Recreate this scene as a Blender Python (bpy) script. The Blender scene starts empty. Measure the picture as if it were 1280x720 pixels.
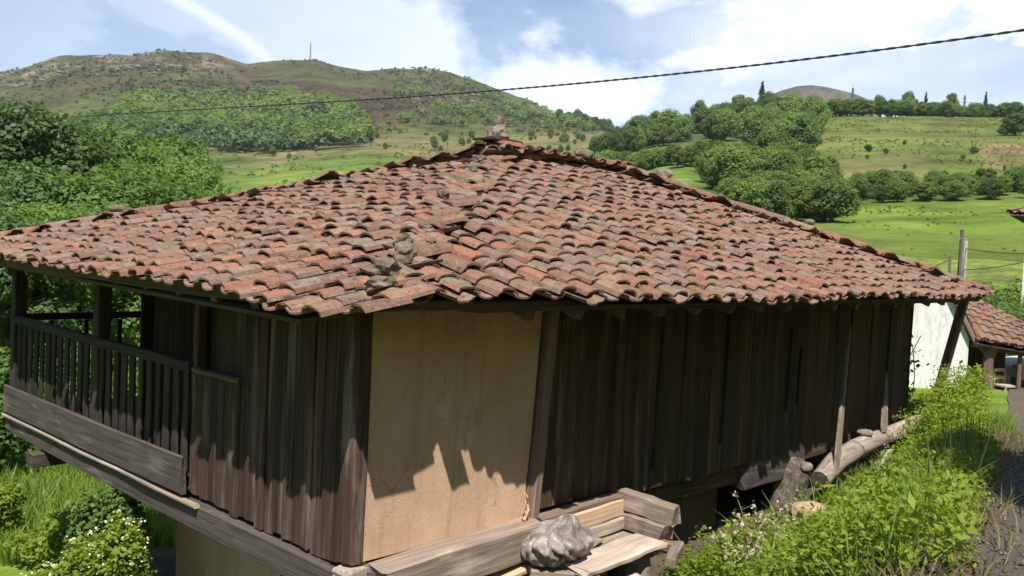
import bpy, bmesh, math, random
import numpy as np
from mathutils import Vector, Matrix, Euler

sc = bpy.context.scene
COL = sc.collection
R = math.radians
rng = np.random.default_rng(7)
random.seed(7)

# ------------------------------------------------------------------ camera, world, sun, exposure
# The eye is the origin of the world; Z is up, Y is ahead.  The handheld camera is rolled by under 3 degrees.
F = 1159.0 / 1280.0
M = np.array([[0.99887786, 0.04736059, 0.0],
              [0.00216528, -0.04566776, 0.99895434],
              [0.04731106, -0.99783337, -0.04571906]])
cam = bpy.data.cameras.new('camera')
cam.sensor_width = 36.0
cam.lens = 36.0 * F
cam.clip_start = 0.1
cam.clip_end = 20000
camo = bpy.data.objects.new('camera', cam)
COL.objects.link(camo)
rt, up, bk = M @ [1, 0, 0], M @ [0, -1, 0], M @ [0, 0, -1]
camo.matrix_world = Matrix([[rt[0], up[0], bk[0], 0], [rt[1], up[1], bk[1], 0], [rt[2], up[2], bk[2], 0], [0, 0, 0, 1]])
sc.camera = camo

SUN_EL = R(58.0)
SUN_TRAVEL = np.array([-0.013, 0.620])              # the way the light runs over the ground: from behind the viewer
SUN_TRAVEL = SUN_TRAVEL / np.linalg.norm(SUN_TRAVEL)
ld = Vector((SUN_TRAVEL[0] * math.cos(SUN_EL), SUN_TRAVEL[1] * math.cos(SUN_EL), -math.sin(SUN_EL)))
sun = bpy.data.lights.new('sun', 'SUN')
sun.energy = 5.0
sun.angle = R(0.5)
sun.color = (1.0, 0.95, 0.87)
suno = bpy.data.objects.new('sun', sun)
COL.objects.link(suno)
suno.rotation_euler = ld.to_track_quat('-Z', 'Y').to_euler()
suno.location = (0, -20, 40)

sc.view_settings.view_transform = 'Standard'
sc.view_settings.look = 'None'
sc.view_settings.gamma = 1.0
sc.view_settings.use_curve_mapping = False
sc.view_settings.exposure = 0.75

W = bpy.data.worlds.new('World')
sc.world = W
W.use_nodes = True


class NT:
    """small shorthand for building node trees"""
    def __init__(s, tree):
        s.t = tree
        s.t.nodes.clear()

    def n(s, kind, **kw):
        nd = s.t.nodes.new(kind)
        for k, v in kw.items():
            setattr(nd, k, v)
        return nd

    def set(s, sock, v):
        if v is None:
            return
        if hasattr(v, 'is_output') or hasattr(v, 'links'):
            s.t.links.new(v, sock)
        else:
            if isinstance(v, (tuple, list)) and len(v) == 3 and sock.type == 'RGBA':
                v = (*v, 1.0)
            sock.default_value = v

    def math(s, op, a, b=0.5, c=None, clamp=False):
        nd = s.n('ShaderNodeMath', operation=op, use_clamp=clamp)
        s.set(nd.inputs[0], a)
        s.set(nd.inputs[1], b)
        if c is not None:
            s.set(nd.inputs[2], c)
        return nd.outputs[0]

    def vmath(s, op, a, b=None, out=0):
        nd = s.n('ShaderNodeVectorMath', operation=op)
        s.set(nd.inputs[0], a)
        if b is not None:
            if op == 'SCALE':
                s.set(nd.inputs['Scale'], b)
            else:
                s.set(nd.inputs[1], b)
        return nd.outputs[out]

    def noise(s, vec, scale=5.0, detail=4.0, rough=0.55, dist=0.0):
        nd = s.n('ShaderNodeTexNoise')
        s.set(nd.inputs['Vector'], vec)
        nd.inputs['Scale'].default_value = scale
        nd.inputs['Detail'].default_value = detail
        nd.inputs['Roughness'].default_value = rough
        nd.inputs['Distortion'].default_value = dist
        return nd.outputs['Fac']

    def ramp(s, fac, stops, interp='LINEAR'):
        nd = s.n('ShaderNodeValToRGB')
        cr = nd.color_ramp
        cr.interpolation = interp
        while len(cr.elements) < len(stops):
            cr.elements.new(0.5)
        for e, (p, c) in zip(cr.elements, stops):
            e.position = p
            e.color = (*c, 1.0) if isinstance(c, tuple) else (c, c, c, 1.0)
        s.set(nd.inputs[0], fac)
        return nd.outputs[0]

    def mix(s, fac, a, b, blend='MIX'):
        nd = s.n('ShaderNodeMix', data_type='RGBA', blend_type=blend)
        s.set(nd.inputs[0], fac)
        s.set(nd.inputs[6], a)
        s.set(nd.inputs[7], b)
        return nd.outputs[2]

    def map(s, vec, loc=(0, 0, 0), rot=(0, 0, 0), scale=(1, 1, 1)):
        nd = s.n('ShaderNodeMapping')
        s.set(nd.inputs[0], vec)
        nd.inputs[1].default_value = loc
        nd.inputs[2].default_value = rot
        nd.inputs[3].default_value = scale
        return nd.outputs[0]


# --- sky: Nishita air, with thin high cloud and fair weather cumulus mapped on a flat cloud layer
nt = NT(W.node_tree)
out = nt.n('ShaderNodeOutputWorld')
bg = nt.n('ShaderNodeBackground')
sky = nt.n('ShaderNodeTexSky', sky_type='NISHITA')
sky.sun_disc = False
sky.sun_elevation = SUN_EL
sky.sun_rotation = math.atan2(-SUN_TRAVEL[0], -SUN_TRAVEL[1])
sky.altitude = 500
sky.air_density = 1.0
sky.dust_density = 0.5
sky.ozone_density = 1.4
tc = nt.n('ShaderNodeTexCoord')
d = tc.outputs['Generated']
sep = nt.n('ShaderNodeSeparateXYZ')
nt.set(sep.inputs[0], d)
dz = nt.math('ADD', nt.math('MAXIMUM', sep.outputs[2], 0.0), 0.16)
comb = nt.n('ShaderNodeCombineXYZ')
nt.set(comb.inputs[0], nt.math('DIVIDE', sep.outputs[0], dz))
nt.set(comb.inputs[1], nt.math('DIVIDE', sep.outputs[1], dz))
pl = comb.outputs[0]
veil = nt.ramp(nt.noise(nt.map(pl, loc=(3.1, 1.3, 0), rot=(0, 0, R(35)), scale=(0.42, 0.25, 1)), 1.5, 5, 0.55, 0.35), [(0.34, 0.04), (0.64, 0.75)])
cum = nt.ramp(nt.noise(nt.map(pl, loc=(6.6, 2.2, 0), scale=(0.75, 0.42, 1)), 1.9, 8, 0.56, 0.2), [(0.42, 0.0), (0.53, 1.0)])
# clouds thicken eastwards (to the right of the view)
east = nt.math('MULTIPLY_ADD', sep.outputs[0], 1.1, 0.80, clamp=True)
# a long cirrus streak high on the left
ln = nt.math('ADD', nt.math('MULTIPLY', sep.outputs[0], 0.50), nt.math('MULTIPLY', sep.outputs[2], 0.87))
ln = nt.math('SUBTRACT', ln, 0.0245)
wob = nt.math('MULTIPLY', nt.math('SUBTRACT', nt.noise(d, 7.0, 5, 0.6), 0.5), 0.035)
ln = nt.math('ABSOLUTE', nt.math('ADD', ln, wob))
streak = nt.math('MULTIPLY', nt.math('SUBTRACT', 1.0, nt.math('DIVIDE', ln, 0.024), clamp=True), 0.85)
streak = nt.math('MULTIPLY', streak, nt.math('LESS_THAN', sep.outputs[0], -0.2))
# fair weather cloud lies over the hills all round; overhead the air is clear
lowsky = nt.ramp(sep.outputs[2], [(0.24, 1.0), (0.48, 0.08)])
cl = nt.math('MULTIPLY', nt.math('MULTIPLY', nt.math('MAXIMUM', cum, veil), east, clamp=True), lowsky)
cl = nt.math('MAXIMUM', cl, nt.math('MULTIPLY', streak, 0.9))
cshade = nt.ramp(nt.noise(nt.map(pl, loc=(1, 7, 0), scale=(1, 0.6, 1)), 2.6, 5, 0.6), [(0.3, (13.0, 14.0, 15.4)), (0.7, (15.6, 16.0, 16.4))])
skyc = nt.mix(cl, nt.mix(1.0, sky.outputs[0], (1.12, 1.3, 1.5), 'MULTIPLY'), cshade)
nt.set(bg.inputs[0], skyc)
bg.inputs[1].default_value = 0.052
nt.set(out.inputs[0], bg.outputs[0])

# ------------------------------------------------------------------ helpers
P0 = np.array([-1.09414944, 7.0])               # near corner of the granary, at eye level
D1 = np.array([0.6941247, 0.71985478])          # along its long road side
D2 = np.array([-0.71985478, 0.6941247])         # along its gallery side
ANG = math.atan2(D1[1], D1[0])


def ray(px, py):
    w = M @ np.array([(px - 640) / 1159.0, (py - 360) / 1159.0, 1.0])
    return w


def at_depth(px, py, y):
    w = ray(px, py)
    return w * (y / w[1])


def on_level(px, py, z):
    w = ray(px, py)
    return w * (z / w[2])


def B(s, t, z=0.0):
    p = P0 + s * D1 + t * D2
    return Vector((p[0], p[1], z))


def tag(o, label=None, cat=None, group=None, kind=None):
    if label: o['label'] = label
    if cat: o['category'] = cat
    if group: o['group'] = group
    if kind: o['kind'] = kind
    return o


def empty(name, loc, rz=0.0, label=None, cat=None, group=None):
    o = bpy.data.objects.new(name, None)
    COL.objects.link(o)
    o.location = loc
    o.rotation_euler = (0, 0, rz)
    o.empty_display_size = 0.2
    return tag(o, label, cat, group)


def link(name, mesh, parent=None, loc=(0, 0, 0), rot=None, scale=None, matrix=None):
    o = bpy.data.objects.new(name, mesh)
    COL.objects.link(o)
    if parent is not None:
        o.parent = parent
    if matrix is not None:
        o.matrix_basis = matrix
    else:
        o.location = loc
        if rot is not None: o.rotation_euler = rot
        if scale is not None: o.scale = scale
    return o


def mesh_np(name, V, Fq, mat, smooth=False, sharp=None):
    """mesh from arrays: V (n,3), Fq (m,3|4)"""
    V = np.asarray(V, dtype=np.float32)
    Fq = np.asarray(Fq, dtype=np.int32)
    me = bpy.data.meshes.new(name)
    k = Fq.shape[1]
    me.vertices.add(len(V))
    me.vertices.foreach_set('co', V.ravel())
    me.loops.add(Fq.size)
    me.loops.foreach_set('vertex_index', Fq.ravel())
    me.polygons.add(len(Fq))
    me.polygons.foreach_set('loop_start', np.arange(0, Fq.size, k, dtype=np.int32))
    me.update(calc_edges=True)
    if smooth:
        me.polygons.foreach_set('use_smooth', np.ones(len(Fq), dtype=bool))
        if sharp is not None:
            me.set_sharp_from_angle(angle=R(sharp))
    me.materials.append(mat)
    me.validate()
    return me


class MB:
    """collects shapes for ONE mesh"""
    def __init__(s):
        s.v, s.f = [], []

    def add(s, verts, faces, mat=None):
        o = len(s.v)
        for p in verts:
            p = Vector(p)
            s.v.append(tuple(mat @ p) if mat is not None else tuple(p))
        s.f += [tuple(i + o for i in f) for f in faces]

    def box(s, x0, x1, y0, y1, z0, z1, mat=None, jit=0.0):
        vs = [(x, y, z) for z in (z0, z1) for y in (y0, y1) for x in (x0, x1)]
        if jit:
            vs = [tuple(c + random.uniform(-jit, jit) for c in v) for v in vs]
        s.add(vs, [(0, 2, 3, 1), (4, 5, 7, 6), (0, 1, 5, 4), (2, 6, 7, 3), (0, 4, 6, 2), (1, 3, 7, 5)], mat)

    def tube(s, pts, rad, sides=8, cap=True, jit=0.0):
        pts = [Vector(p) for p in pts]
        if not isinstance(rad, (list, tuple)):
            rad = [rad] * len(pts)
        o = len(s.v)
        prev = None
        for i, p in enumerate(pts):
            a = pts[max(i - 1, 0)]
            b = pts[min(i + 1, len(pts) - 1)]
            dv = (b - a).normalized()
            if prev is None:
                ref = Vector((0, 0, 1)) if abs(dv.z) < 0.9 else Vector((1, 0, 0))
                x = dv.cross(ref).normalized()
            else:
                x = (prev - dv * prev.dot(dv)).normalized()
            prev = x
            y = dv.cross(x)
            for k in range(sides):
                a_ = 2 * math.pi * k / sides
                r = rad[i] * (1 + (random.uniform(-jit, jit) if jit else 0))
                s.v.append(tuple(p + x * math.cos(a_) * r + y * math.sin(a_) * r))
        for i in range(len(pts) - 1):
            for k in range(sides):
                k2 = (k + 1) % sides
                s.f.append((o + i * sides + k, o + i * sides + k2, o + (i + 1) * sides + k2, o + (i + 1) * sides + k))
        if cap:
            s.f.append(tuple(o + k for k in reversed(range(sides))))
            s.f.append(tuple(o + (len(pts) - 1) * sides + k for k in range(sides)))

    def mesh(s, name, mat, smooth=False, sharp=40):
        me = bpy.data.meshes.new(name)
        me.from_pydata(s.v, [], s.f)
        me.materials.append(mat)
        if smooth:
            for p in me.polygons: p.use_smooth = True
            me.set_sharp_from_angle(angle=R(sharp))
        me.update()
        return me

    def build(s, name, mat, parent=None, loc=(0, 0, 0), smooth=False, sharp=40, bevel=0.0, **kw):
        o = link(name, s.mesh(name, mat, smooth, sharp), parent, loc, **kw)
        if bevel:
            bm = bmesh.new()
            bm.from_mesh(o.data)
            bmesh.ops.bevel(bm, geom=list(bm.edges), offset=bevel, segments=1, affect='EDGES', clamp_overlap=True)
            bm.to_mesh(o.data)
            bm.free()
        return o


def hash2(ix, iy, seed):
    h = (ix.astype(np.int64) * 374761393 + iy.astype(np.int64) * 668265263 + seed * 1442695041) & 0x7fffffff
    h = ((h ^ (h >> 13)) * 1274126177) & 0x7fffffff
    return ((h ^ (h >> 16)) & 0xffff) / 65535.0


def vnoise(x, y, seed=0):
    x = np.asarray(x, float); y = np.asarray(y, float)
    ix, iy = np.floor(x), np.floor(y)
    fx, fy = x - ix, y - iy
    fx = fx * fx * (3 - 2 * fx); fy = fy * fy * (3 - 2 * fy)
    a, b = hash2(ix, iy, seed), hash2(ix + 1, iy, seed)
    c, d_ = hash2(ix, iy + 1, seed), hash2(ix + 1, iy + 1, seed)
    return (a * (1 - fx) + b * fx) * (1 - fy) + (c * (1 - fx) + d_ * fx) * fy


def fbm(x, y, octv=4, seed=0):
    v, amp, tot = 0.0, 1.0, 0.0
    for i in range(octv):
        v = v + amp * vnoise(x * 2 ** i + 17.3 * i, y * 2 ** i - 9.1 * i, seed + i)
        tot += amp
        amp *= 0.5
    return v / tot - 0.5


def sstep(a, b, x):
    t = np.clip((x - a) / (b - a), 0, 1)
    return t * t * (3 - 2 * t)


# ------------------------------------------------------------------ materials
def material(name, rough=0.85, spec=0.25):
    m = bpy.data.materials.new(name)
    m.use_nodes = True
    n = NT(m.node_tree)
    o = n.n('ShaderNodeOutputMaterial')
    b = n.n('ShaderNodeBsdfPrincipled')
    b.inputs['Roughness'].default_value = rough
    b.inputs['Specular IOR Level'].default_value = spec
    n.set(o.inputs[0], b.outputs[0])
    n.out, n.b = o, b
    return m, n


def coords(n, spread=37.0):
    """object coordinates shifted by a random amount per object"""
    t = n.n('ShaderNodeTexCoord')
    inf = n.n('ShaderNodeObjectInfo')
    cv = n.n('ShaderNodeCombineXYZ')
    n.set(cv.inputs[0], n.math('MULTIPLY', inf.outputs['Random'], spread))
    n.set(cv.inputs[1], n.math('MULTIPLY', inf.outputs['Random'], spread * 0.7))
    n.set(cv.inputs[2], n.math('MULTIPLY', inf.outputs['Random'], spread * 1.3))
    return n.vmath('ADD', t.outputs['Object'], cv.outputs[0]), inf.outputs['Random']


def bump(n, h, strength=0.4, dist=0.01):
    bp = n.n('ShaderNodeBump')
    bp.inputs['Strength'].default_value = strength
    bp.inputs['Distance'].default_value = dist
    n.set(bp.inputs['Height'], h)
    n.set(n.b.inputs['Normal'], bp.outputs[0])


def wood(name, dark, light, pale, amount=0.5, rough=0.85, axis=2, grain=26.0, palecut=(0.55, 0.72)):
    m, n = material(name, rough)
    co, rnd = coords(n)
    sc_ = [grain, grain, grain]
    sc_[axis] = 1.3
    g = n.noise(n.map(co, scale=tuple(sc_)), 1.0, 6, 0.6, 0.4)
    sc2 = [6.0, 6.0, 6.0]
    sc2[axis] = 1.1
    g2 = n.noise(n.map(co, scale=tuple(sc2)), 1.0, 4, 0.6)
    c = n.mix(n.ramp(g, [(0.3, 0.0), (0.7, 1.0)]), dark, light)
    c = n.mix(n.math('MULTIPLY', n.ramp(g2, [(palecut[0], 0.0), (palecut[1], 1.0)]), amount), c, pale)
    tone = n.math('MULTIPLY_ADD', rnd, 0.55, 0.72)
    c = n.mix(1.0, c, n.vmath('SCALE', (1.0, 1.0, 1.0), tone), 'MULTIPLY')
    crack = n.ramp(g, [(0.22, 0.25), (0.34, 1.0)])
    c = n.mix(1.0, c, crack, 'MULTIPLY')
    n.set(n.b.inputs['Base Color'], c)
    bump(n, g, 0.6, 0.012)
    return m


MAT = {}
MAT['plank'] = wood('dark_chestnut_planks', (0.03, 0.019, 0.0115), (0.082, 0.052, 0.033), (0.17, 0.12, 0.082), 0.65)
MAT['plank_red'] = wood('reddish_brown_planks', (0.026, 0.0135, 0.010), (0.075, 0.044, 0.034), (0.27, 0.2, 0.17), 0.6, palecut=(0.52, 0.74))
MAT['beam_x'] = wood('grey_beam_lengthwise_x', (0.12, 0.09, 0.07), (0.27, 0.215, 0.175), (0.45, 0.39, 0.33), 0.8, axis=0)
MAT['beam_y'] = wood('grey_beam_lengthwise_y', (0.05, 0.043, 0.04), (0.13, 0.115, 0.105), (0.26, 0.24, 0.22), 0.7, axis=1)
MAT['pale_x'] = wood('bleached_board', (0.27, 0.21, 0.165), (0.48, 0.395, 0.325), (0.62, 0.54, 0.46), 0.8, axis=0)
MAT['pale_y'] = wood('bleached_board_across', (0.27, 0.21, 0.17), (0.46, 0.38, 0.32), (0.6, 0.52, 0.45), 0.8, axis=1)
MAT['post'] = wood('dark_post', (0.02, 0.015, 0.012), (0.045, 0.034, 0.027), (0.10, 0.08, 0.068), 0.4)
MAT['log'] = wood('bleached_log', (0.16, 0.12, 0.095), (0.42, 0.35, 0.285), (0.58, 0.51, 0.44), 0.8, axis=0, grain=22)
MAT['deck'] = wood('roof_boards', (0.05, 0.036, 0.026), (0.1, 0.075, 0.055), (0.15, 0.12, 0.1), 0.4, axis=1, grain=9)
MAT['eave'] = wood('eave_board', (0.04, 0.028, 0.02), (0.09, 0.064, 0.046), (0.16, 0.125, 0.095), 0.5)
MAT['bark'] = wood('bark', (0.06, 0.047, 0.037), (0.15, 0.125, 0.1), (0.24, 0.22, 0.19), 0.5, axis=2, grain=8)
MAT['greypole'] = wood('weathered_pole', (0.09, 0.075, 0.06), (0.18, 0.15, 0.125), (0.28, 0.25, 0.21), 0.5)


def tile_material():
    m, n = material('terracotta_with_lichen', 0.92, 0.15)
    co, rnd = coords(n)
    geo = n.n('ShaderNodeNewGeometry')
    r = n.math('FRACT', n.math('ADD', n.math('MULTIPLY', geo.outputs['Random Per Island'], 7.31), n.math('MULTIPLY', rnd, 5.77)))
    off = n.n('ShaderNodeCombineXYZ')
    n.set(off.inputs[0], n.math('MULTIPLY', r, 61.0))
    n.set(off.inputs[1], n.math('MULTIPLY', r, 23.0))
    co = n.vmath('ADD', co, off.outputs[0])
    c = n.ramp(r, [(0.0, (0.27, 0.108, 0.066)), (0.14, (0.165, 0.082, 0.060)), (0.30, (0.24, 0.104, 0.068)), (0.44, (0.13, 0.078, 0.062)),
                   (0.58, (0.30, 0.135, 0.078)), (0.72, (0.20, 0.112, 0.084)), (0.86, (0.15, 0.102, 0.082)), (1.0, (0.26, 0.106, 0.064))])
    r2 = n.math('FRACT', n.math('MULTIPLY', r, 17.7))
    big = n.noise(co, 3.0, 5, 0.6)
    fine = n.noise(co, 26.0, 6, 0.7)
    c = n.mix(n.ramp(big, [(0.4, 0.0), (0.7, 0.5)]), c, (0.185, 0.125, 0.096))
    lic = n.math('ADD', n.math('MULTIPLY', n.noise(co, 9.0, 7, 0.68, 0.3), 1.0), n.math('MULTIPLY_ADD', r2, 0.3, -0.17))
    c = n.mix(n.math('MULTIPLY', n.ramp(lic, [(0.49, 0.0), (0.6, 1.0)]), 0.66), c, (0.2, 0.178, 0.138))
    speck = n.noise(n.vmath('ADD', co, (2, 6, 5)), 42.0, 4, 0.6)
    c = n.mix(n.math('MULTIPLY', n.ramp(speck, [(0.6, 0.0), (0.66, 1.0)]), 0.7), c, (0.3, 0.28, 0.23))
    moss = n.math('ADD', n.noise(n.vmath('ADD', co, (9, 4, 2)), 7.0, 6, 0.7), n.math('MULTIPLY_ADD', n.math('FRACT', n.math('MULTIPLY', r, 41.3)), 0.16, -0.1))
    c = n.mix(n.math('MULTIPLY', n.ramp(moss, [(0.53, 0.0), (0.64, 1.0)]), 0.65), c, (0.12, 0.098, 0.055))
    c = n.mix(n.math('MULTIPLY', n.ramp(n.noise(n.vmath('ADD', co, (3, 8, 1)), 13.0, 5, 0.7), [(0.54, 0.0), (0.65, 1.0)]), 0.72), c, (0.055, 0.04, 0.032))
    c = n.mix(n.math('MULTIPLY', n.ramp(fine, [(0.3, 1.0), (0.55, 0.0)]), 0.3), c, (0.095, 0.06, 0.05))
    n.set(n.b.inputs['Base Color'], c)
    bump(n, n.math('ADD', fine, n.math('MULTIPLY', lic, 1.5)), 0.55, 0.012)
    return m


MAT['tile'] = tile_material()


def stone_material(name, a, b, c_, scale=6.0, spots=0.5):
    m, n = material(name, 0.92, 0.2)
    co, rnd = coords(n)
    v = n.noise(co, scale, 7, 0.65)
    c = n.mix(n.ramp(v, [(0.35, 0.0), (0.65, 1.0)]), a, b)
    v2 = n.noise(n.vmath('ADD', co, (5, 2, 9)), scale * 2.2, 6, 0.7)
    c = n.mix(n.math('MULTIPLY', n.ramp(v2, [(0.52, 0.0), (0.62, 1.0)]), spots), c, c_)
    n.set(n.b.inputs['Base Color'], c)
    bump(n, n.math('ADD', v, v2), 0.7, 0.02)
    return m


MAT['mortar'] = stone_material('lichened_mortar', (0.085, 0.062, 0.048), (0.2, 0.165, 0.125), (0.13, 0.11, 0.05), 9.0, 0.8)
MAT['stone'] = stone_material('grey_stone', (0.13, 0.105, 0.09), (0.27, 0.235, 0.2), (0.08, 0.066, 0.055), 6.0)
MAT['darkstone'] = stone_material('dark_stone', (0.05, 0.04, 0.033), (0.13, 0.105, 0.085), (0.24, 0.21, 0.18), 9.0, 0.7)
MAT['rock'] = stone_material('limestone_outcrop', (0.17, 0.145, 0.12), (0.27, 0.24, 0.2), (0.1, 0.085, 0.065), 0.4, 0.5)
MAT['tanstone'] = stone_material('warm_stone', (0.30, 0.2, 0.13), (0.42, 0.3, 0.2), (0.2, 0.135, 0.09), 5.0)
MAT['concrete'] = stone_material('old_concrete', (0.36, 0.32, 0.27), (0.46, 0.42, 0.36), (0.26, 0.23, 0.19), 4.0)


def plaster(name, a, b, stain, amt=0.35, sc_=2.2):
    m, n = material(name, 0.93, 0.12)
    co, rnd = coords(n)
    v = n.noise(co, sc_, 6, 0.6)
    c = n.mix(n.ramp(v, [(0.35, 0.0), (0.68, 1.0)]), a, b)
    v2 = n.noise(n.map(co, scale=(3.0, 3.0, 1.0)), 3.2, 7, 0.65)
    c = n.mix(n.math('MULTIPLY', n.ramp(v2, [(0.52, 0.0), (0.7, 1.0)]), amt), c, stain)
    grit = n.noise(co, 45.0, 5, 0.7)
    c = n.mix(n.math('MULTIPLY', n.ramp(grit, [(0.3, 1.0), (0.45, 0.0)]), 0.25), c, stain)
    vo = n.n('ShaderNodeTexVoronoi', feature='DISTANCE_TO_EDGE')
    n.set(vo.inputs['Vector'], n.vmath('ADD', co, n.vmath('SCALE', (1.0, 0.7, 1.3), n.math('MULTIPLY', n.noise(co, 4.0, 5, 0.65), 0.5))))
    vo.inputs['Scale'].default_value = 1.5
    crk = n.ramp(vo.outputs['Distance'], [(0.0, 1.0), (0.008, 0.0)])
    crk = n.math('MULTIPLY', crk, n.ramp(n.noise(n.vmath('ADD', co, (7, 3, 1)), 1.6, 3, 0.5), [(0.48, 0.0), (0.56, 1.0)]))
    c = n.mix(n.math('MULTIPLY', crk, 0.7), c, tuple(x * 0.4 for x in stain))
    drip = n.noise(n.map(co, scale=(9.0, 9.0, 0.7)), 1.0, 6, 0.65, 0.3)
    c = n.mix(n.math('MULTIPLY', n.ramp(drip, [(0.54, 0.0), (0.7, 1.0)]), amt * 1.1), c, tuple(x * 0.75 for x in stain))
    n.set(n.b.inputs['Base Color'], c)
    bump(n, n.math('SUBTRACT', n.math('ADD', n.math('MULTIPLY', grit, 0.35), v), n.math('MULTIPLY', crk, 0.5)), 0.5, 0.02)
    return m


MAT['plaster'] = plaster('tan_clay_plaster', (0.46, 0.30, 0.195), (0.55, 0.375, 0.265), (0.37, 0.235, 0.15))
MAT['white'] = plaster('whitewash', (0.60, 0.605, 0.58), (0.68, 0.68, 0.655), (0.42, 0.40, 0.35), 0.6, 1.1)
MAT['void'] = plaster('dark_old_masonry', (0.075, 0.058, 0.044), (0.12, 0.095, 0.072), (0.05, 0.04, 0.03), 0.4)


def simple(name, col, rough=0.6, spec=0.3, metal=0.0, var=0.25, scale=8.0):
    m, n = material(name, rough, spec)
    co, rnd = coords(n)
    v = n.noise(co, scale, 5, 0.6)
    c = n.mix(n.math('MULTIPLY', n.ramp(v, [(0.35, 0.0), (0.7, 1.0)]), var), col, tuple(x * 0.45 for x in col))
    n.set(n.b.inputs['Base Color'], c)
    n.b.inputs['Metallic'].default_value = metal
    return m


MAT['cable'] = simple('cable_sheath', (0.035, 0.037, 0.04), 0.55)
MAT['steel'] = simple('galvanised_steel', (0.32, 0.34, 0.36), 0.5, 0.5, 0.4)
MAT['mast'] = simple('mast_steel', (0.12, 0.125, 0.13), 0.6)
MAT['carpaint'] = simple('white_car_paint', (0.8, 0.8, 0.8), 0.25, 0.5, 0.0, 0.05)
MAT['rubber'] = simple('tyre_rubber', (0.025, 0.025, 0.025), 0.8)
MAT['glass'] = simple('dark_car_glass', (0.03, 0.04, 0.045), 0.08, 0.6, 0.0, 0.0)
MAT['redplastic'] = simple('dull_red_paint', (0.3, 0.07, 0.05), 0.5)
MAT['sack'] = None


def sack_material():
    m, n = material('dusty_grey_plastic_sheet', 0.42, 0.45)
    co, rnd = coords(n)
    v = n.noise(co, 7.0, 6, 0.65, 0.6)
    c = n.ramp(v, [(0.3, (0.085, 0.07, 0.062)), (0.5, (0.19, 0.162, 0.146)), (0.72, (0.36, 0.32, 0.295))])
    n.set(n.b.inputs['Base Color'], c)
    bump(n, n.noise(n.map(co, scale=(14, 14, 4)), 1.0, 5, 0.6, 0.8), 0.7, 0.03)
    return m


MAT['sack'] = sack_material()


def leaf_material(name, cols, trans=0.35, tone=(0.75, 0.5), rough=0.55):
    m, n = material(name, rough, 0.3)
    geo = n.n('ShaderNodeNewGeometry')
    inf = n.n('ShaderNodeObjectInfo')
    t = n.n('ShaderNodeTexCoord')
    r = n.math('FRACT', n.math('ADD', geo.outputs['Random Per Island'], n.math('MULTIPLY', inf.outputs['Random'], 3.1)))
    k = len(cols) - 1
    c = n.ramp(r, [(i / k, x) for i, x in enumerate(cols)])
    clump = n.noise(t.outputs['Object'], 0.55, 3, 0.5)
    c = n.mix(n.ramp(clump, [(0.36, 0.0), (0.64, 0.65)]), c, tuple(x * 1.25 for x in cols[-1]))
    tn = n.math('MULTIPLY_ADD', inf.outputs['Random'], tone[1], tone[0])
    c = n.mix(1.0, c, n.vmath('SCALE', (1.0, 1.0, 1.0), tn), 'MULTIPLY')
    n.set(n.b.inputs['Base Color'], c)
    tr = n.n('ShaderNodeBsdfTranslucent')
    n.set(tr.inputs[0], n.mix(1.0, c, (1.1, 1.25, 0.6), 'MULTIPLY'))
    mx = n.n('ShaderNodeMixShader')
    mx.inputs[0].default_value = trans
    n.set(mx.inputs[1], n.b.outputs[0])
    n.set(mx.inputs[2], tr.outputs[0])
    n.set(n.out.inputs[0], mx.outputs[0])
    return m


MAT['leaf'] = leaf_material('broadleaf', [(0.075, 0.13, 0.03), (0.115, 0.18, 0.04), (0.15, 0.215, 0.048), (0.095, 0.155, 0.038)], 0.5, (0.95, 0.5))
MAT['leafdark'] = leaf_material('dark_broadleaf', [(0.06, 0.105, 0.036), (0.088, 0.14, 0.044), (0.11, 0.16, 0.052), (0.075, 0.122, 0.042)], 0.45, (0.95, 0.45))
MAT['leafblue'] = leaf_material('conifer_needles', [(0.022, 0.045, 0.024), (0.032, 0.058, 0.03), (0.04, 0.066, 0.036)])
MAT['farleaf'] = leaf_material('hill_foliage', [(0.10, 0.15, 0.045), (0.14, 0.2, 0.056), (0.175, 0.235, 0.066), (0.12, 0.17, 0.052)], 0.5, (0.7, 0.66))
MAT['yellowleaf'] = leaf_material('young_foliage', [(0.13, 0.17, 0.04), (0.18, 0.225, 0.05), (0.21, 0.25, 0.06), (0.15, 0.2, 0.05)], 0.5, (0.7, 0.5))
MAT['weed'] = leaf_material('weed_leaf', [(0.095, 0.15, 0.016), (0.18, 0.25, 0.026), (0.27, 0.32, 0.038), (0.13, 0.19, 0.022), (0.21, 0.27, 0.03)], 0.5, (1.0, 0.0))
MAT['grass'] = leaf_material('grass_blade', [(0.11, 0.19, 0.026), (0.16, 0.25, 0.034), (0.21, 0.28, 0.05)], 0.45, (1.0, 0.0))
MAT['drygrass'] = leaf_material('dry_grass', [(0.16, 0.11, 0.06), (0.2, 0.15, 0.075), (0.12, 0.12, 0.045)], 0.3, (1.0, 0.0))
MAT['stem'] = simple('weed_stem', (0.085, 0.1, 0.035), 0.7)
MAT['heather'] = leaf_material('heather', [(0.05, 0.045, 0.022), (0.07, 0.075, 0.03), (0.085, 0.065, 0.035), (0.06, 0.085, 0.03)], 0.2, (1.0, 0.0))
MAT['tuft'] = leaf_material('meadow_tuft', [(0.09, 0.13, 0.03), (0.14, 0.165, 0.04), (0.19, 0.18, 0.06), (0.11, 0.15, 0.035)], 0.5, (1.0, 0.0))
MAT['flower'] = leaf_material('cream_flower', [(0.62, 0.6, 0.36), (0.75, 0.73, 0.55), (0.6, 0.6, 0.3)], 0.3, (1.0, 0.0))
MAT['seed'] = leaf_material('dry_seed_head', [(0.36, 0.29, 0.2), (0.5, 0.44, 0.34), (0.28, 0.24, 0.12)], 0.25, (1.0, 0.0))
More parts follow.
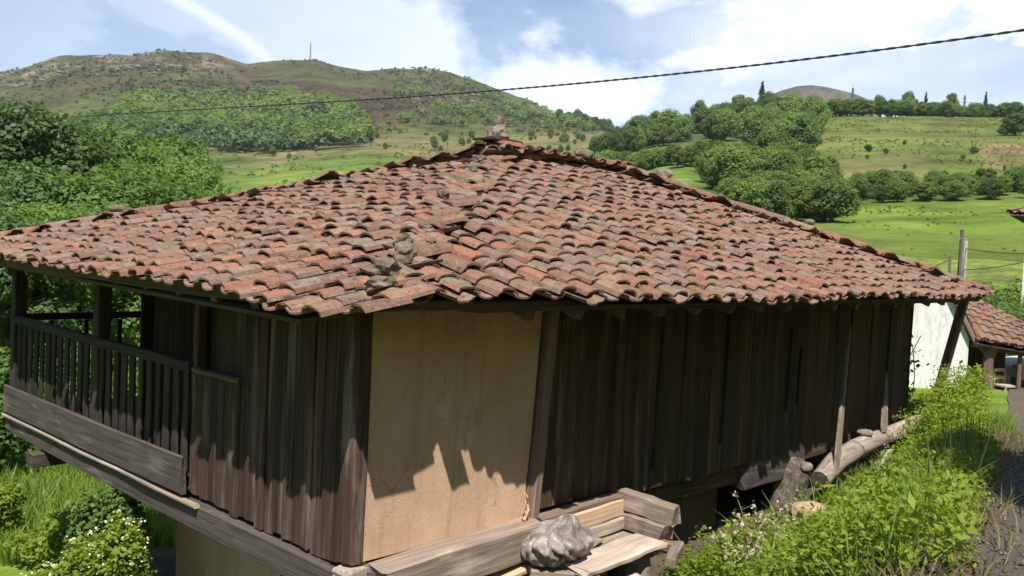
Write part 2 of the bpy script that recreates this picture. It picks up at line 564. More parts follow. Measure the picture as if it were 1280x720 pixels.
MAT['deadleaf'] = leaf_material('dead_leaf', [(0.2, 0.145, 0.085), (0.3, 0.24, 0.165), (0.14, 0.13, 0.055)], 0.2, (1.0, 0.0))


def terrain_material(name, bumpdist, nscale):
    m, n = material(name, 0.95, 0.1)
    at = n.n('ShaderNodeAttribute', attribute_name='cover')
    t = n.n('ShaderNodeTexCoord')
    v = n.noise(t.outputs['Object'], nscale, 8, 0.68)
    v2 = n.noise(n.vmath('ADD', t.outputs['Object'], (31, 7, 3)), nscale * 0.22, 6, 0.6)
    tone = n.math('MULTIPLY_ADD', n.math('ADD', v, v2), 2.3, -1.3)
    tone = n.math('MAXIMUM', tone, 0.3)
    c = n.mix(1.0, at.outputs['Color'], n.vmath('SCALE', (1.0, 1.0, 1.0), tone), 'MULTIPLY')
    c = n.mix(n.math('MULTIPLY', n.ramp(v2, [(0.5, 0.0), (0.72, 1.0)]), 0.35), c, n.mix(1.0, c, (1.45, 1.1, 0.75), 'MULTIPLY'))
    n.set(n.b.inputs['Base Color'], c)
    bump(n, v, 0.8, bumpdist)
    return m


MAT['ground'] = terrain_material('meadow_ground', 0.08, 2.2)
MAT['hill'] = terrain_material('hill_cover', 2.5, 0.09)


def road_material():
    m, n = material('worn_asphalt', 0.9, 0.3)
    t = n.n('ShaderNodeTexCoord')
    v = n.noise(t.outputs['Object'], 60.0, 6, 0.75)
    v2 = n.noise(t.outputs['Object'], 1.4, 6, 0.6)
    c = n.mix(n.ramp(v, [(0.35, 0.0), (0.7, 1.0)]), (0.045, 0.038, 0.034), (0.135, 0.116, 0.1))
    c = n.mix(n.math('MULTIPLY', n.ramp(v2, [(0.45, 0.0), (0.62, 1.0)]), 0.6), c, (0.12, 0.09, 0.06))
    n.set(n.b.inputs['Base Color'], c)
    bump(n, v, 0.8, 0.02)
    return m


MAT['road'] = road_material()

# ------------------------------------------------------------------ terrain
KPX = [-250, 0, 80, 150, 205, 250, 300, 380, 425, 450, 520, 580, 640, 690, 740, 850, 950, 1050, 1160, 1280, 1500]


def zz(px, py, dist):
    """height of the point seen at (px, py) when it lies dist metres ahead"""
    return at_depth(px, py, dist)[2]


KNOT = {
    -250: [(20, -5.2), (60, -8.6), (200, -14), (460, zz(-250, 230, 460)), (720, zz(-250, 170, 720)), (1150, zz(-250, 112 + 0.22 * (170 - 112), 1150)), (1300, zz(-250, 112, 1300)), (1420, zz(-250, 112, 1300) - 2), (2200, 150), (6000, 50)],
    0: [(20, -5.2), (60, -8.6), (200, -14), (460, zz(0, 222, 460)), (720, zz(0, 165, 720)), (1150, zz(0, 88 + 0.22 * (165 - 88), 1150)), (1300, zz(0, 88, 1300)), (1420, zz(0, 88, 1300) - 2), (2200, 150), (6000, 50)],
    80: [(20, -5.2), (60, -8.6), (200, -14), (460, zz(80, 212, 460)), (720, zz(80, 155, 720)), (1150, zz(80, 67 + 0.22 * (155 - 67), 1150)), (1300, zz(80, 67, 1300)), (1420, zz(80, 67, 1300) - 2), (2200, 150), (6000, 50)],
    150: [(20, -5.2), (60, -8.6), (200, -14), (460, zz(150, 205, 460)), (720, zz(150, 150, 720)), (1150, zz(150, 65 + 0.22 * (150 - 65), 1150)), (1300, zz(150, 65, 1300)), (1420, zz(150, 65, 1300) - 2), (2200, 150), (6000, 50)],
    205: [(20, -5.2), (60, -8.6), (200, -13), (460, zz(205, 205, 460)), (720, zz(205, 155, 720)), (1150, zz(205, 60 + 0.22 * (155 - 60), 1150)), (1300, zz(205, 60, 1300)), (1420, zz(205, 60, 1300) - 2), (2200, 150), (6000, 50)],
    250: [(20, -5.2), (60, -8.6), (200, -12), (460, zz(250, 205, 460)), (720, zz(250, 160, 720)), (1150, zz(250, 64 + 0.22 * (160 - 64), 1150)), (1300, zz(250, 64, 1300)), (1420, zz(250, 64, 1300) - 2), (2200, 150), (6000, 50)],
    300: [(20, -5.2), (60, -8.6), (200, -10), (460, zz(300, 205, 460)), (720, zz(300, 163, 720)), (1150, zz(300, 74 + 0.22 * (163 - 74), 1150)), (1300, zz(300, 74, 1300)), (1420, zz(300, 74, 1300) - 2), (2200, 150), (6000, 50)],
    380: [(20, -5.2), (60, -8.6), (200, -7), (460, zz(380, 198, 460)), (720, zz(380, 168, 720)), (1150, zz(380, 71 + 0.22 * (168 - 71), 1150)), (1300, zz(380, 71, 1300)), (1420, zz(380, 71, 1300) - 2), (2200, 150), (6000, 50)],
    425: [(20, -5.2), (60, -8.6), (200, -5), (460, zz(425, 193, 460)), (720, zz(425, 170, 720)), (1150, zz(425, 84 + 0.22 * (170 - 84), 1150)), (1300, zz(425, 84, 1300)), (1420, zz(425, 84, 1300) - 2), (2200, 150), (6000, 50)],
    450: [(20, -5.2), (60, -8.6), (200, -4), (460, zz(450, 190, 460)), (720, zz(450, 171, 720)), (1150, zz(450, 87 + 0.22 * (171 - 87), 1150)), (1300, zz(450, 87, 1300)), (1420, zz(450, 87, 1300) - 2), (2200, 150), (6000, 50)],
    520: [(20, -5.2), (60, -8.6), (200, -2), (460, zz(520, 192, 460)), (720, zz(520, 172, 720)), (1150, zz(520, 87 + 0.22 * (172 - 87), 1150)), (1300, zz(520, 87, 1300)), (1420, zz(520, 87, 1300) - 2), (2200, 150), (6000, 50)],
    580: [(20, -5.2), (60, -8.6), (200, 0), (460, zz(580, 194, 460)), (720, zz(580, 172, 720)), (1150, zz(580, 101 + 0.22 * (172 - 101), 1150)), (1300, zz(580, 101, 1300)), (1420, zz(580, 101, 1300) - 2), (2200, 150), (6000, 50)],
    640: [(20, -5.2), (60, -8.6), (200, 2), (460, zz(640, 196, 460)), (720, zz(640, 172, 720)), (1150, zz(640, 122 + 0.22 * (172 - 122), 1150)), (1300, zz(640, 122, 1300)), (1420, zz(640, 122, 1300) - 2), (2200, 150), (6000, 50)],
    690: [(20, -5.2), (60, -8.6), (200, 5), (460, zz(690, 193, 460)), (720, zz(690, 172, 720)), (1150, zz(690, 143 + 0.22 * (172 - 143), 1150)), (1300, zz(690, 143, 1300)), (1420, zz(690, 143, 1300) - 2), (2200, 150), (6000, 50)],
    740:  [(20, -4.2), (60, -6), (200, zz(740, 222, 200)), (450, zz(740, 188, 450)), (800, zz(740, 168, 800)), (1300, zz(740, 164, 1300)), (2200, 150), (6000, 50)],
    850:  [(20, -4), (60, -4), (110, zz(850, 250, 110)), (200, zz(850, 208, 200)), (300, zz(850, 178, 300)), (450, zz(850, 152, 450)), (900, 60), (6000, 50)],
    950:  [(20, -3.7), (60, -2), (110, zz(950, 262, 110)), (200, zz(950, 215, 200)), (300, zz(950, 176, 300)), (430, zz(950, 138, 430)), (900, 50), (6000, 50)],
    1050: [(20, -3.3), (60, zz(1050, 338, 60)), (120, zz(1050, 262, 120)), (160, zz(1050, 232, 160)), (300, zz(1050, 160, 300)), (360, zz(1050, 138, 360)), (900, 35), (6000, 40)],
    1160: [(20, -3.1), (34, -2.6), (60, zz(1160, 336, 60)), (120, zz(1160, 260, 120)), (160, zz(1160, 228, 160)), (300, zz(1160, 156, 300)), (350, zz(1160, 139, 350)), (900, 30), (6000, 40)],
    1280: [(20, -3.0), (34, -2.6), (60, zz(1280, 332, 60)), (120, zz(1280, 256, 120)), (160, zz(1280, 226, 160)), (300, zz(1280, 158, 300)), (350, zz(1280, 140, 350)), (900, 30), (6000, 40)],
    1500: [(20, -3.0), (34, -2.0), (60, 2), (120, 11), (160, 20), (300, 52), (350, 64), (900, 30), (6000, 40)],
}
LR = np.linspace(math.log(15), math.log(6500), 420)
TAB = np.array([np.interp(LR, np.log([k[0] for k in KNOT[p]]), [k[1] for k in KNOT[p]]) for p in KPX])
ker = np.exp(-np.linspace(-2, 2, 7) ** 2); ker /= ker.sum()
TAB = np.array([np.convolve(np.pad(r_, 3, mode='edge'), ker, mode='valid') for r_ in TAB])
KT = np.array([math.atan((p - 640) / 1159.0) for p in KPX])


def road_z(s):
    return np.where(s < 1, -1.55, np.where(s < 8.5, -1.55 - 0.1 * (s - 1), np.maximum(-2.3 - 0.12 * (s - 8.5), -3.1)))


def road_bend(s):
    """road edge of the lane itself, which bends left beyond the granary"""
    return np.clip(4.1 - 0.27 * (s - 0.53), -1.4, 6.5)


def road_edge(s):
    return np.clip(4.1 - 0.27 * (s - 0.53), 0.95, 6.5)


def ground_z(x, y):
    x = np.asarray(x, float); y = np.asarray(y, float)
    rx, ry = x - P0[0], y - P0[1]
    s = rx * D1[0] + ry * D1[1]
    t = rx * D2[0] + ry * D2[1]
    n = -t
    zr = road_z(s)
    zw = -3.9 + 0.085 * np.clip(s, 0, 14)
    zw = zw + (zr - zw) * sstep(11.5, 14, s)
    e = road_edge(s)
    w = sstep(0.12, 1.0, n / e) ** 2.0
    near = zw + (zr - zw) * w
    near = near - 0.15 * np.clip(t, 0, 14) * sstep(0, 2, t)
    near = near - 0.10 * np.clip(-s - 0.5, 0, 6) * sstep(-0.5, 2.5, t)
    # far part
    rr = np.hypot(x, y)
    ph = np.arctan2(x, np.maximum(y, 1e-6))
    ph = np.where(y <= 0, np.where(x < 0, KT[0], KT[-1]), ph)
    ph = np.clip(ph, KT[0], KT[-1])
    dep = np.maximum(rr * np.where(y > 0, np.cos(np.clip(ph, -0.6, 0.7)), 0.8), 15.01)
    i = np.clip(np.searchsorted(KT, ph) - 1, 0, len(KT) - 2)
    u = (ph - KT[i]) / (KT[i + 1] - KT[i])
    u = u * u * (3 - 2 * u) * 0.6 + u * 0.4
    j = np.clip((np.log(dep) - LR[0]) / (LR[1] - LR[0]), 0, len(LR) - 1.001)
    j0 = j.astype(int); v = j - j0
    a = TAB[i, j0] * (1 - v) + TAB[i, j0 + 1] * v
    b = TAB[i + 1, j0] * (1 - v) + TAB[i + 1, j0 + 1] * v
    far = a * (1 - u) + b * u
    amp = np.clip(dep / 260.0, 0, 1) ** 1.3
    far = far + amp * 9.0 * fbm(x / 170.0, y / 170.0, 4, 3) * np.clip(dep / 420, 0.25, 1.6)
    far = far + 16.0 * (np.abs(fbm(x / 150.0, y / 240.0, 4, 13)) - 0.12) * sstep(750, 950, dep) * sstep(1900, 1500, dep) + 5.0 * fbm(x / 38.0, y / 50.0, 3, 15) * sstep(750, 950, dep)
    far = far + 0.35 * fbm(x / 9.0, y / 9.0, 3, 11) * sstep(10, 40, dep)
    k = sstep(14, 24, rr)
    rise = 0.5 * np.clip(n - 11.0, 0, 130)              # unseen slope behind the viewer, added to hold back low sky light
    near = near + rise
    far = far + rise
    return near * (1 - k) + far * k + 0.12 * fbm(x / 1.7, y / 1.7, 3, 5) * (1 - w * (n > 0) * (1 - k) * 0.8)


def gz(x, y):
    return float(ground_z(np.array([x]), np.array([y]))[0])


# --- land cover colours (what grows there)
GREEN_BRIGHT = np.array([0.110, 0.165, 0.024]); GREEN = np.array([0.080, 0.122, 0.024]); OLIVE = np.array([0.100, 0.110, 0.032])
HEATH = np.array([0.052, 0.041, 0.020]); TAN = np.array([0.145, 0.118, 0.06]); ROCKC = np.array([0.2, 0.168, 0.135])
WOODC = np.array([0.055, 0.085, 0.03]); DIRT = np.array([0.13, 0.09, 0.06]); BARE = np.array([0.36, 0.23, 0.14]); SOIL = np.array([0.07, 0.055, 0.04])


def pxof(x, y):
    return 640 + 1159 * x / np.maximum(y, 0.5)


def pyof(x, y, z):
    """row in which a point is seen; used to read field borders off one survey view"""
    q = np.stack([x, y, z]).reshape(3, -1)
    c = M.T @ q
    return (360 + 1159 * c[1] / np.maximum(c[2], 0.3)).reshape(np.shape(x))


def cover(x, y, z):
    dep = np.maximum(y, 0.1)
    p = pxof(x, y)
    rr = np.hypot(x, y)
    n1 = fbm(x / 40, y / 40, 4, 21)[..., None]
    n2 = fbm(x / 110, y / 110, 5, 31)[..., None]
    n3 = fbm(x / 14, y / 14, 4, 41)[..., None]
    L = lambda a, b, w: a * (1 - w) + b * w
    m = lambda q: np.clip(q, 0, 1)[..., None]
    c = np.broadcast_to(GREEN, x.shape + (3,)).copy()
    c = L(c, GREEN_BRIGHT, np.clip(0.6 + 1.6 * n1, 0, 1))
    # valley side pasture on the left, going tan on the bench below the mountain
    far = m(sstep(380, 470, dep))
    pasture = L(GREEN * 0.95, TAN, np.clip(0.35 + 2.2 * n1, 0, 1))
    c = L(c, pasture, far)
    c = L(c, GREEN * 0.8 + OLIVE * 0.35, m(sstep(120, 200, dep) * (p < 740) * (1 - sstep(430, 480, dep))) * 0.85)
    bench = m(sstep(430, 520, dep) * (1 - sstep(690, 760, dep)) * sstep(330, 430, p))
    c = L(c, L(TAN, OLIVE * 1.1, np.clip(0.3 + 2.0 * n3, 0, 1)), bench * 0.85)
    # mountain heath
    mt = m(sstep(700, 800, dep) * (p < 790))
    heath = L(HEATH, np.array([0.056, 0.072, 0.022]), np.clip(0.25 + 2.6 * n2 + 0.35 * m(sstep(330, 80, p)) * m(sstep(1200, 950, dep)), 0, 1))
    heath = L(heath, GREEN * 0.75, np.clip((0.2 + 1.6 * n1) * m(sstep(500, 640, p)), 0, 1))
    c = L(c, heath, mt)
    rock = m(sstep(0.02, 0.16, fbm(x / 26, y / 26, 4, 51)) * sstep(960, 1120, dep) * sstep(330, 230, p))
    c = L(c, ROCKC, rock * 0.6 * (rr < 1500)[..., None])
    scree = m(sstep(0.1, 0.2, fbm(x / 16, y / 40, 4, 61)) * sstep(820, 900, dep) * sstep(480, 540, p) * (p < 730))
    c = L(c, ROCKC, scree * 0.55)
    # right hill: big dry pasture, lower bright meadow
    rh = sstep(985, 1010, p + 60 * n3[..., 0]) * (dep < 420)
    big = m(rh * sstep(150, 160, dep))
    c = L(c, L(OLIVE * 1.18, GREEN * 1.1, np.clip(0.42 + 2.4 * n1 + 2.4 * n3, 0, 1)), big)
    dry = m(rh * sstep(158, 170, dep) * (1 - sstep(185, 205, dep)) * (1 - sstep(1120, 1180, p)))
    c = L(c, DIRT * 1.25, dry * np.clip(0.6 + 2 * n3, 0, 1) * 0.8)
    low = m(rh * sstep(45, 60, dep) * (1 - sstep(122, 128, dep)))
    c = L(c, L(GREEN_BRIGHT * 1.05, OLIVE * 1.2, np.clip(0.3 + 3.2 * n3 + 1.5 * n1, 0, 1)), low)
    strip = m(rh * sstep(124, 128, dep) * (1 - sstep(152, 160, dep)))
    c = L(c, GREEN * 0.8, strip)
    bare = m(sstep(9.0, 5.0, np.hypot((p - 1241) * 0.14 * 1.6, (dep - 196) * 0.35)) * (0.6 + 2 * n3[..., 0]))
    c = L(c, BARE, bare)
    midm = m(sstep(205, 225, dep) * (1 - sstep(295, 310, dep)) * sstep(715, 760, p + 90 * n1[..., 0]) * sstep(1010, 985, p))
    c = L(c, GREEN_BRIGHT * 1.05, midm)
    pw = p + 110 * n3[..., 0] + 60 * n1[..., 0]
    wood = m(sstep(855, 905, pw) * sstep(1015, 985, pw) * sstep(70, 95, dep) * sstep(225, 200, dep) + sstep(730, 770, pw) * sstep(1020, 1000, p) * sstep(298, 312, dep) * (dep < 700))
    c = L(c, WOODC, wood)
    # near ground
    rx, ry = x - P0[0], y - P0[1]
    s = rx * D1[0] + ry * D1[1]; t = rx * D2[0] + ry * D2[1]
    nr = m((1 - sstep(14, 22, rr)))
    bank = m(sstep(0.2, 0.8, -t) * (1 - sstep(road_edge(s) - 0.5, road_edge(s), -t)))
    edge = m(sstep(road_edge(s) - 0.9, road_edge(s) - 0.2, -t))
    under = m(sstep(-0.6, 0.2, t) * sstep(0.3, 0.9, s) * sstep(12.0, 11.0, s) * sstep(8.2, 7.0, t))
    c = L(c, SOIL * 1.2, nr * np.clip(bank, 0, 1) * 0.7)
    c = L(c, DIRT * 0.8, nr * edge)
    c = L(c, SOIL, nr * under)
    return np.clip(c, 0, 1)


fine = np.linspace(R(-33), R(33), 520)
coarse = np.concatenate([np.linspace(R(33), R(327), 110)[1:-1]])
AZ = np.concatenate([fine, coarse])
RAD = np.concatenate([[0.0], np.geomspace(0.8, 6000, 300)])
AA, RR = np.meshgrid(AZ, RAD)
GX, GY = RR * np.sin(AA), RR * np.cos(AA)
GZ = ground_z(GX, GY)
GC = cover(GX, GY, GZ)
na = len(AZ)


def terrain_rings(name, r0, r1, mat):
    sel = np.arange(r0, r1 + 1)
    V = np.stack([GX[sel], GY[sel], GZ[sel]], -1).reshape(-1, 3)
    C = GC[sel].reshape(-1, 3)
    k = len(sel)
    ii, jj = np.meshgrid(np.arange(k - 1), np.arange(na), indexing='ij')
    j2 = (jj + 1) % na
    Fq = np.stack([ii * na + jj, (ii + 1) * na + jj, (ii + 1) * na + j2, ii * na + j2], -1).reshape(-1, 4)
    me = mesh_np(name, V, Fq[:, ::-1], mat, smooth=True)
    ca = me.color_attributes.new('cover', 'FLOAT_COLOR', 'POINT')
    if len(me.vertices) == len(C):
        ca.data.foreach_set('color', np.concatenate([C, np.ones((len(C), 1))], 1).astype(np.float32).ravel())
    o = link(name, me)
    tag(o, kind='structure')
    return o


iA = int(np.searchsorted(RAD, 70)); iB = int(np.searchsorted(RAD, 560))
terrain_rings('ground', 1, iA, MAT['ground'])
terrain_rings('hillside', iA, iB, MAT['hill'])
terrain_rings('mountain', iB, len(RAD) - 1, MAT['hill'])


# --- road
def road():
    ss = np.concatenate([np.linspace(-14, 14, 80), np.linspace(14.5, 22, 14)])
    V, Fq = [], []
    k = 9
    for s in ss:
        e = float(road_bend(np.array(s))) + 0.25 * float(fbm(np.array(s * 0.9), np.array(3.3), 3, 9)) + 0.1
        for j in range(k):
            n = e + 4.0 * j / (k - 1)
            p = P0 + s * D1 - n * D2
            V.append((p[0], p[1], gz(p[0], p[1]) + 0.03))
    for i in range(len(ss) - 1):
        for j in range(k - 1):
            a = i * k + j
            Fq.append((a, a + k, a + k + 1, a + 1))
    o = link('road', mesh_np('road', V, Fq, MAT['road'], smooth=True))
    if o.data.polygons[0].normal.z < 0:
        o.data.flip_normals()
    tag(o, kind='structure')


road()

# ------------------------------------------------------------------ the granary
G = empty('granary', B(0, 0, -2.45), ANG, 'old raised timber granary with terracotta tiled hip roof, gallery and plastered corner', 'granary')
GZ0 = -2.45


def L(s, t, z):
    """survey coordinates (s along the road side, t along the gallery side, z from the eye) to the granary's own"""
    return Vector((s, t, z - GZ0))


def plank_mesh(name, w, th, h, mat, seed, axis=2, seg=4, rag=0.02, warp=0.006):
    """a board: w across (x), th deep (y), h long (z), from z=0 up; axis turns it"""
    rd = random.Random(seed)
    b = min(0.012, th * 0.25, w * 0.25)
    prof = [(-w / 2 + b, -th / 2), (w / 2 - b, -th / 2), (w / 2, -th / 2 + b), (w / 2, th / 2 - b), (w / 2 - b, th / 2), (-w / 2 + b, th / 2), (-w / 2, th / 2 - b), (-w / 2, -th / 2 + b)]
    V, Fq = [], []
    for i in range(seg + 1):
        dx, dy = rd.uniform(-warp, warp), rd.uniform(-warp, warp) * 0.6
        kx = 1 + rd.uniform(-0.05, 0.03)
        for (x, y) in prof:
            z = h * i / seg
            if i in (0, seg):
                z += rd.uniform(-rag, rag)
            V.append((x * kx + dx, y + dy, z))
    for i in range(seg):
        for k in range(8):
            k2 = (k + 1) % 8
            Fq.append((i * 8 + k, i * 8 + k2, (i + 1) * 8 + k2, (i + 1) * 8 + k))
    me = bpy.data.meshes.new(name)
    Fq.append(tuple(reversed(range(8))))
    Fq.append(tuple(seg * 8 + k for k in range(8)))
    if axis == 0:
        V = [(z, x, y) for x, y, z in V]
    elif axis == 1:
        V = [(y, z, x) for x, y, z in V]
    me.from_pydata(V, [], Fq)
    me.materials.append(mat)
    me.update()
    return me


def beam(name, a, b, w, h, mat, parent=G, seed=0, rag=0.015, warp=0.008, seg=6, off=None):
    """squared timber from a to b (granary coordinates), w wide sideways, h tall; a, b at its centre line"""
    a, b = Vector(a), Vector(b)
    d_ = b - a
    me = plank_mesh(name, w, h, d_.length, mat, seed, 2, seg, rag, warp)
    z = d_.normalized()
    upv = Vector((0, 0, 1)) if abs(z.z) < 0.9 else Vector((0, 1, 0))
    x = upv.cross(z).normalized()
    y = z.cross(x)
    # bring the grain of the material to the long axis: keep mesh coordinates unrotated (z is long)
    mt = Matrix(((x.x, y.x, z.x, a.x), (x.y, y.y, z.y, a.y), (x.z, y.z, z.z, a.z), (0, 0, 0, 1)))
    return link(name, me, parent, matrix=mt)


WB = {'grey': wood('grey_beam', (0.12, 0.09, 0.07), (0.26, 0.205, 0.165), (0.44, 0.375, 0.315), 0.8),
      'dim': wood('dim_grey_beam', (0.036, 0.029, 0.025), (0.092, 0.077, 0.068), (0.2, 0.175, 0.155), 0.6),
      'pale': wood('bleached_timber', (0.27, 0.21, 0.165), (0.47, 0.385, 0.315), (0.62, 0.54, 0.46), 0.8),
      'brown': wood('brown_timber', (0.09, 0.06, 0.043), (0.19, 0.135, 0.1), (0.28, 0.22, 0.17), 0.5),
      'tan': wood('tan_timber', (0.30, 0.2, 0.125), (0.46, 0.33, 0.22), (0.55, 0.43, 0.3), 0.6)}

# --- gallery side (plane s = 0): narrow vertical planks, with pale streaks spread at random
vars_red = [plank_mesh('wall_plank', 0.138, 0.04, 1.0, MAT['plank_red'], 40 + i, rag=0.006, warp=0.004) for i in range(5)]
vars_dark = [plank_mesh('wall_plank', 0.292, 0.045, 1.0, MAT['plank'], 60 + i, rag=0.006, warp=0.003) for i in range(5)]


def put_plank(mesh, p, h, rot=0.0, tilt=0.0, wide=1.0, name='wall_plank'):
    return link(name, mesh, G, p, (tilt, 0, rot), (wide, 1, h))


t = 0.255
i = 0
while t < 2.56:
    z1 = -0.30
    if t > 1.74: z1 = -1.33
    z0 = -2.53 + random.uniform(-0.03, 0.03)
    put_plank(vars_red[i % 5], L(random.uniform(-0.012, 0.012), t, z0), z1 - z0, R(90) + random.uniform(-0.05, 0.05))
    t += 0.142
    i += 1
beam('corner_post', L(0.01, 0.095, -2.5), L(0.01, 0.095, -0.3), 0.13, 0.19, MAT['plank_red'], seed=3)
link('corner_post_foot', plank_mesh('corner_post_foot', 0.2, 0.2, 0.12, WB['pale'], 5), G, L(-0.03, 0.03, -2.64))
# window: sill, sides, dark room behind
beam('window_sill', L(-0.03, 1.72, -1.315), L(-0.03, 2.56, -1.315), 0.1, 0.045, WB['brown'], seed=8)
beam('window_jamb', L(0.02, 2.6, -2.5), L(0.02, 2.6, -0.35), 0.1, 0.09, MAT['plank'], seed=9)
link('wall_plank', plank_mesh('wall_plank', 0.95, 0.04, 1.2, MAT['plank'], 77), G, L(0.14, 2.2, -1.5), (0, 0, R(90)))
# room inside: walls set back behind the gallery
for k in range(12):
    put_plank(vars_dark[k % 5], L(1.2, 2.75 + k * 0.29, -2.46), 2.3, R(90))
for k in range(4):
    put_plank(vars_dark[(k + 2) % 5], L(0.17 + k * 0.28, 2.68, -2.46), 2.2, 0.0)
for k in range(4):
    put_plank(vars_dark[(k + 2) % 5], L(1.34 + k * 0.28, 6.2, -2.46), 2.2, 0.0)

# --- gallery: floor boards, fascia, railing, posts
for k in range(17):
    link('floor_board', plank_mesh('floor_board', 0.285, 0.04, 1.32, MAT['plank'], 90 + k % 4, 0, 2), G, L(-0.08, 2.75 + k * 0.29, -2.47))
for k in range(5):
    link('floor_board', plank_mesh('floor_board', 0.285, 0.04, 7.0, MAT['plank'], 95 + k % 4, 0, 3), G, L(1.25, 6.35 + k * 0.27, -2.47))
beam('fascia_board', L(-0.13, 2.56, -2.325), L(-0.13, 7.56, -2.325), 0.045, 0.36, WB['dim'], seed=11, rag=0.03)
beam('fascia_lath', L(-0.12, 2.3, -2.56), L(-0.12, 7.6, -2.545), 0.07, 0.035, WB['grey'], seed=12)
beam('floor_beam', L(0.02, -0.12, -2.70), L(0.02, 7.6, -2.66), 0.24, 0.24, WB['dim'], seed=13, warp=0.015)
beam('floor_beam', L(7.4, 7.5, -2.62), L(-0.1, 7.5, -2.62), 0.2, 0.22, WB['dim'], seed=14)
for tt in (6.3,):
    beam('joist_end', L(-0.24, tt, -2.89), L(1.6, tt, -2.89), 0.2, 0.17, WB['dim'], seed=int(tt * 10))
beam('hand_rail', L(-0.03, 2.62, -1.30), L(-0.03, 7.5, -1.28), 0.09, 0.10, MAT['post'], seed=15)
for k in range(24):
    tt = 2.74 + 0.2 * k
    link('baluster', plank_mesh('baluster', 0.118, 0.03, 1.12, MAT['post'], 120 + k % 5, 2, 3, 0.01, 0.008), G, L(-0.03, tt, -2.46), (0, 0, R(90) + random.uniform(-0.08, 0.08)))
for (s_, t_) in ((0.0, 7.5), (0.0, 4.83), (3.4, 7.5), (7.2, 7.5)):
    beam('gallery_post', L(s_, t_, -2.5), L(s_, t_, -0.38), 0.15, 0.15, MAT['post'], seed=int(t_ * 7 + s_))
beam('hand_rail', L(0.08, 7.5, -1.25), L(8.0, 7.5, -1.25), 0.09, 0.09, MAT['post'], seed=16)
for k in range(16):
    link('baluster', plank_mesh('baluster', 0.06, 0.05, 1.15, MAT['post'], 130 + k % 4, 2, 3, 0.01, 0.006), G, L(0.42 + 0.46 * k, 7.5, -2.46))

# --- road side (plane t = 0)
mb = MB()
nx, nz = 22, 18
pan = []
for j in range(nz + 1):
    for i2 in range(nx + 1):
        s_ = 0.082 + (1.88 - 0.082 + 0.16 * j / nz) * i2 / nx
        z_ = -2.50 + (2.25) * j / nz
        pan.append(L(s_, 0.02 + 0.035 * float(fbm(np.array(s_ * 1.3), np.array(z_ * 1.3), 3, 71)), z_))
mb.add(pan, [(j * (nx + 1) + i2, j * (nx + 1) + i2 + 1, (j + 1) * (nx + 1) + i2 + 1, (j + 1) * (nx + 1) + i2) for j in range(nz) for i2 in range(nx)])
o = mb.build('plaster_panel', MAT['plaster'], G, smooth=True)
mbk = MB()
mbk.box(0.15, 2.0, 0.06, 0.12, L(0, 0, -2.5).z, L(0, 0, -0.25).z)
mbk.build('plaster_backing', MAT['plaster'], G)
beam('door_jamb', L(1.96, -0.01, -2.52), L(2.13, -0.01, -0.3), 0.10, 0.13, WB['brown'], seed=21)
beam('door_jamb', L(3.16, 0.0, -2.5), L(3.16, 0.0, -0.3), 0.1, 0.1, MAT['plank'], seed=22)
door = empty('door', L(2.04, 0.06, -2.44))
door.parent = G
for k in range(4):
    link('door_board', plank_mesh('door_board', 0.282, 0.04, 2.05, MAT['plank'], 140 + k, 2, 4, 0.004, 0.004), door, (0.13 + k * 0.285, random.uniform(-0.006, 0.006), 0))
s_ = 3.36
k = 0
while s_ < 10.86:
    z0 = -2.52 + random.uniform(-0.03, 0.02)
    put_plank(vars_dark[k % 5], L(s_, 0.03 + random.uniform(-0.009, 0.009), z0), -0.25 - z0, random.uniform(-0.03, 0.03), random.uniform(-0.006, 0.006))
    s_ += 0.29
    k += 1
for (s_, w_, z0, z1) in ((3.85, 0.05, -2.3, -0.5), (5.2, 0.04, -2.2, -0.6), (6.75, 0.035, -1.95, -0.9), (7.05, 0.05, -1.9, -1.15), (8.5, 0.05, -2.3, -0.6), (9.9, 0.05, -2.2, -0.5)):
    link('cover_strip', plank_mesh('cover_strip', w_, 0.025, z1 - z0, MAT['post'], int(s_ * 30), 2, 3, 0.02, 0.006), G, L(s_, -0.012, z0), (0.0, 0.04, 0))
# end wall away from the corner and back wall
for k in range(26):
    put_plank(vars_dark[k % 5], L(10.87, 0.16 + k * 0.29, -2.4), 2.1, R(90))
for k in range(20):
    put_plank(vars_dark[k % 5], L(1.3 + k * 0.5, 6.17, -2.46), 2.2, 0, 0, 1.75)
# sill timbers
beam('sill_beam', L(0.10, -0.10, -2.66), L(1.93, -0.10, -2.62), 0.27, 0.30, WB['grey'], seed=31, rag=0.04, warp=0.012)
beam('sill_beam', L(2.0, 0.2, -2.62), L(5.82, 0.2, -2.62), 0.22, 0.3, MAT['plank'], seed=32)
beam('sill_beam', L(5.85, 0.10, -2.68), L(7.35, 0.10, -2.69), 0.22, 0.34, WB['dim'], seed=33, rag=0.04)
beam('sill_beam', L(7.3, 0.1, -2.55), L(10.95, 0.1, -2.5), 0.2, 0.26, MAT['plank'], seed=34)
lg = MB()
pts = [L(7.22, -0.30, -2.86), L(7.7, -0.29, -2.69), L(8.3, -0.28, -2.60), L(8.9, -0.26, -2.565), L(9.38, -0.25, -2.56)]
lg.tube(pts, [0.125, 0.14, 0.142, 0.138, 0.13], 12, jit=0.05)
lg.build('sill_log', MAT['log'], G, smooth=True, sharp=50)
lg = MB()
lg.tube([L(9.40, -0.25, -2.555), L(10.1, -0.24, -2.54), L(10.7, -0.24, -2.50), L(11.05, -0.25, -2.485)], [0.128, 0.142, 0.14, 0.125], 12, jit=0.05)
lg.build('sill_log', MAT['log'], G, smooth=True, sharp=50)
beam('eave_strut', L(11.02, -0.3, -2.45), L(11.25, -0.62, -0.52), 0.13, 0.12, WB['brown'], seed=37)
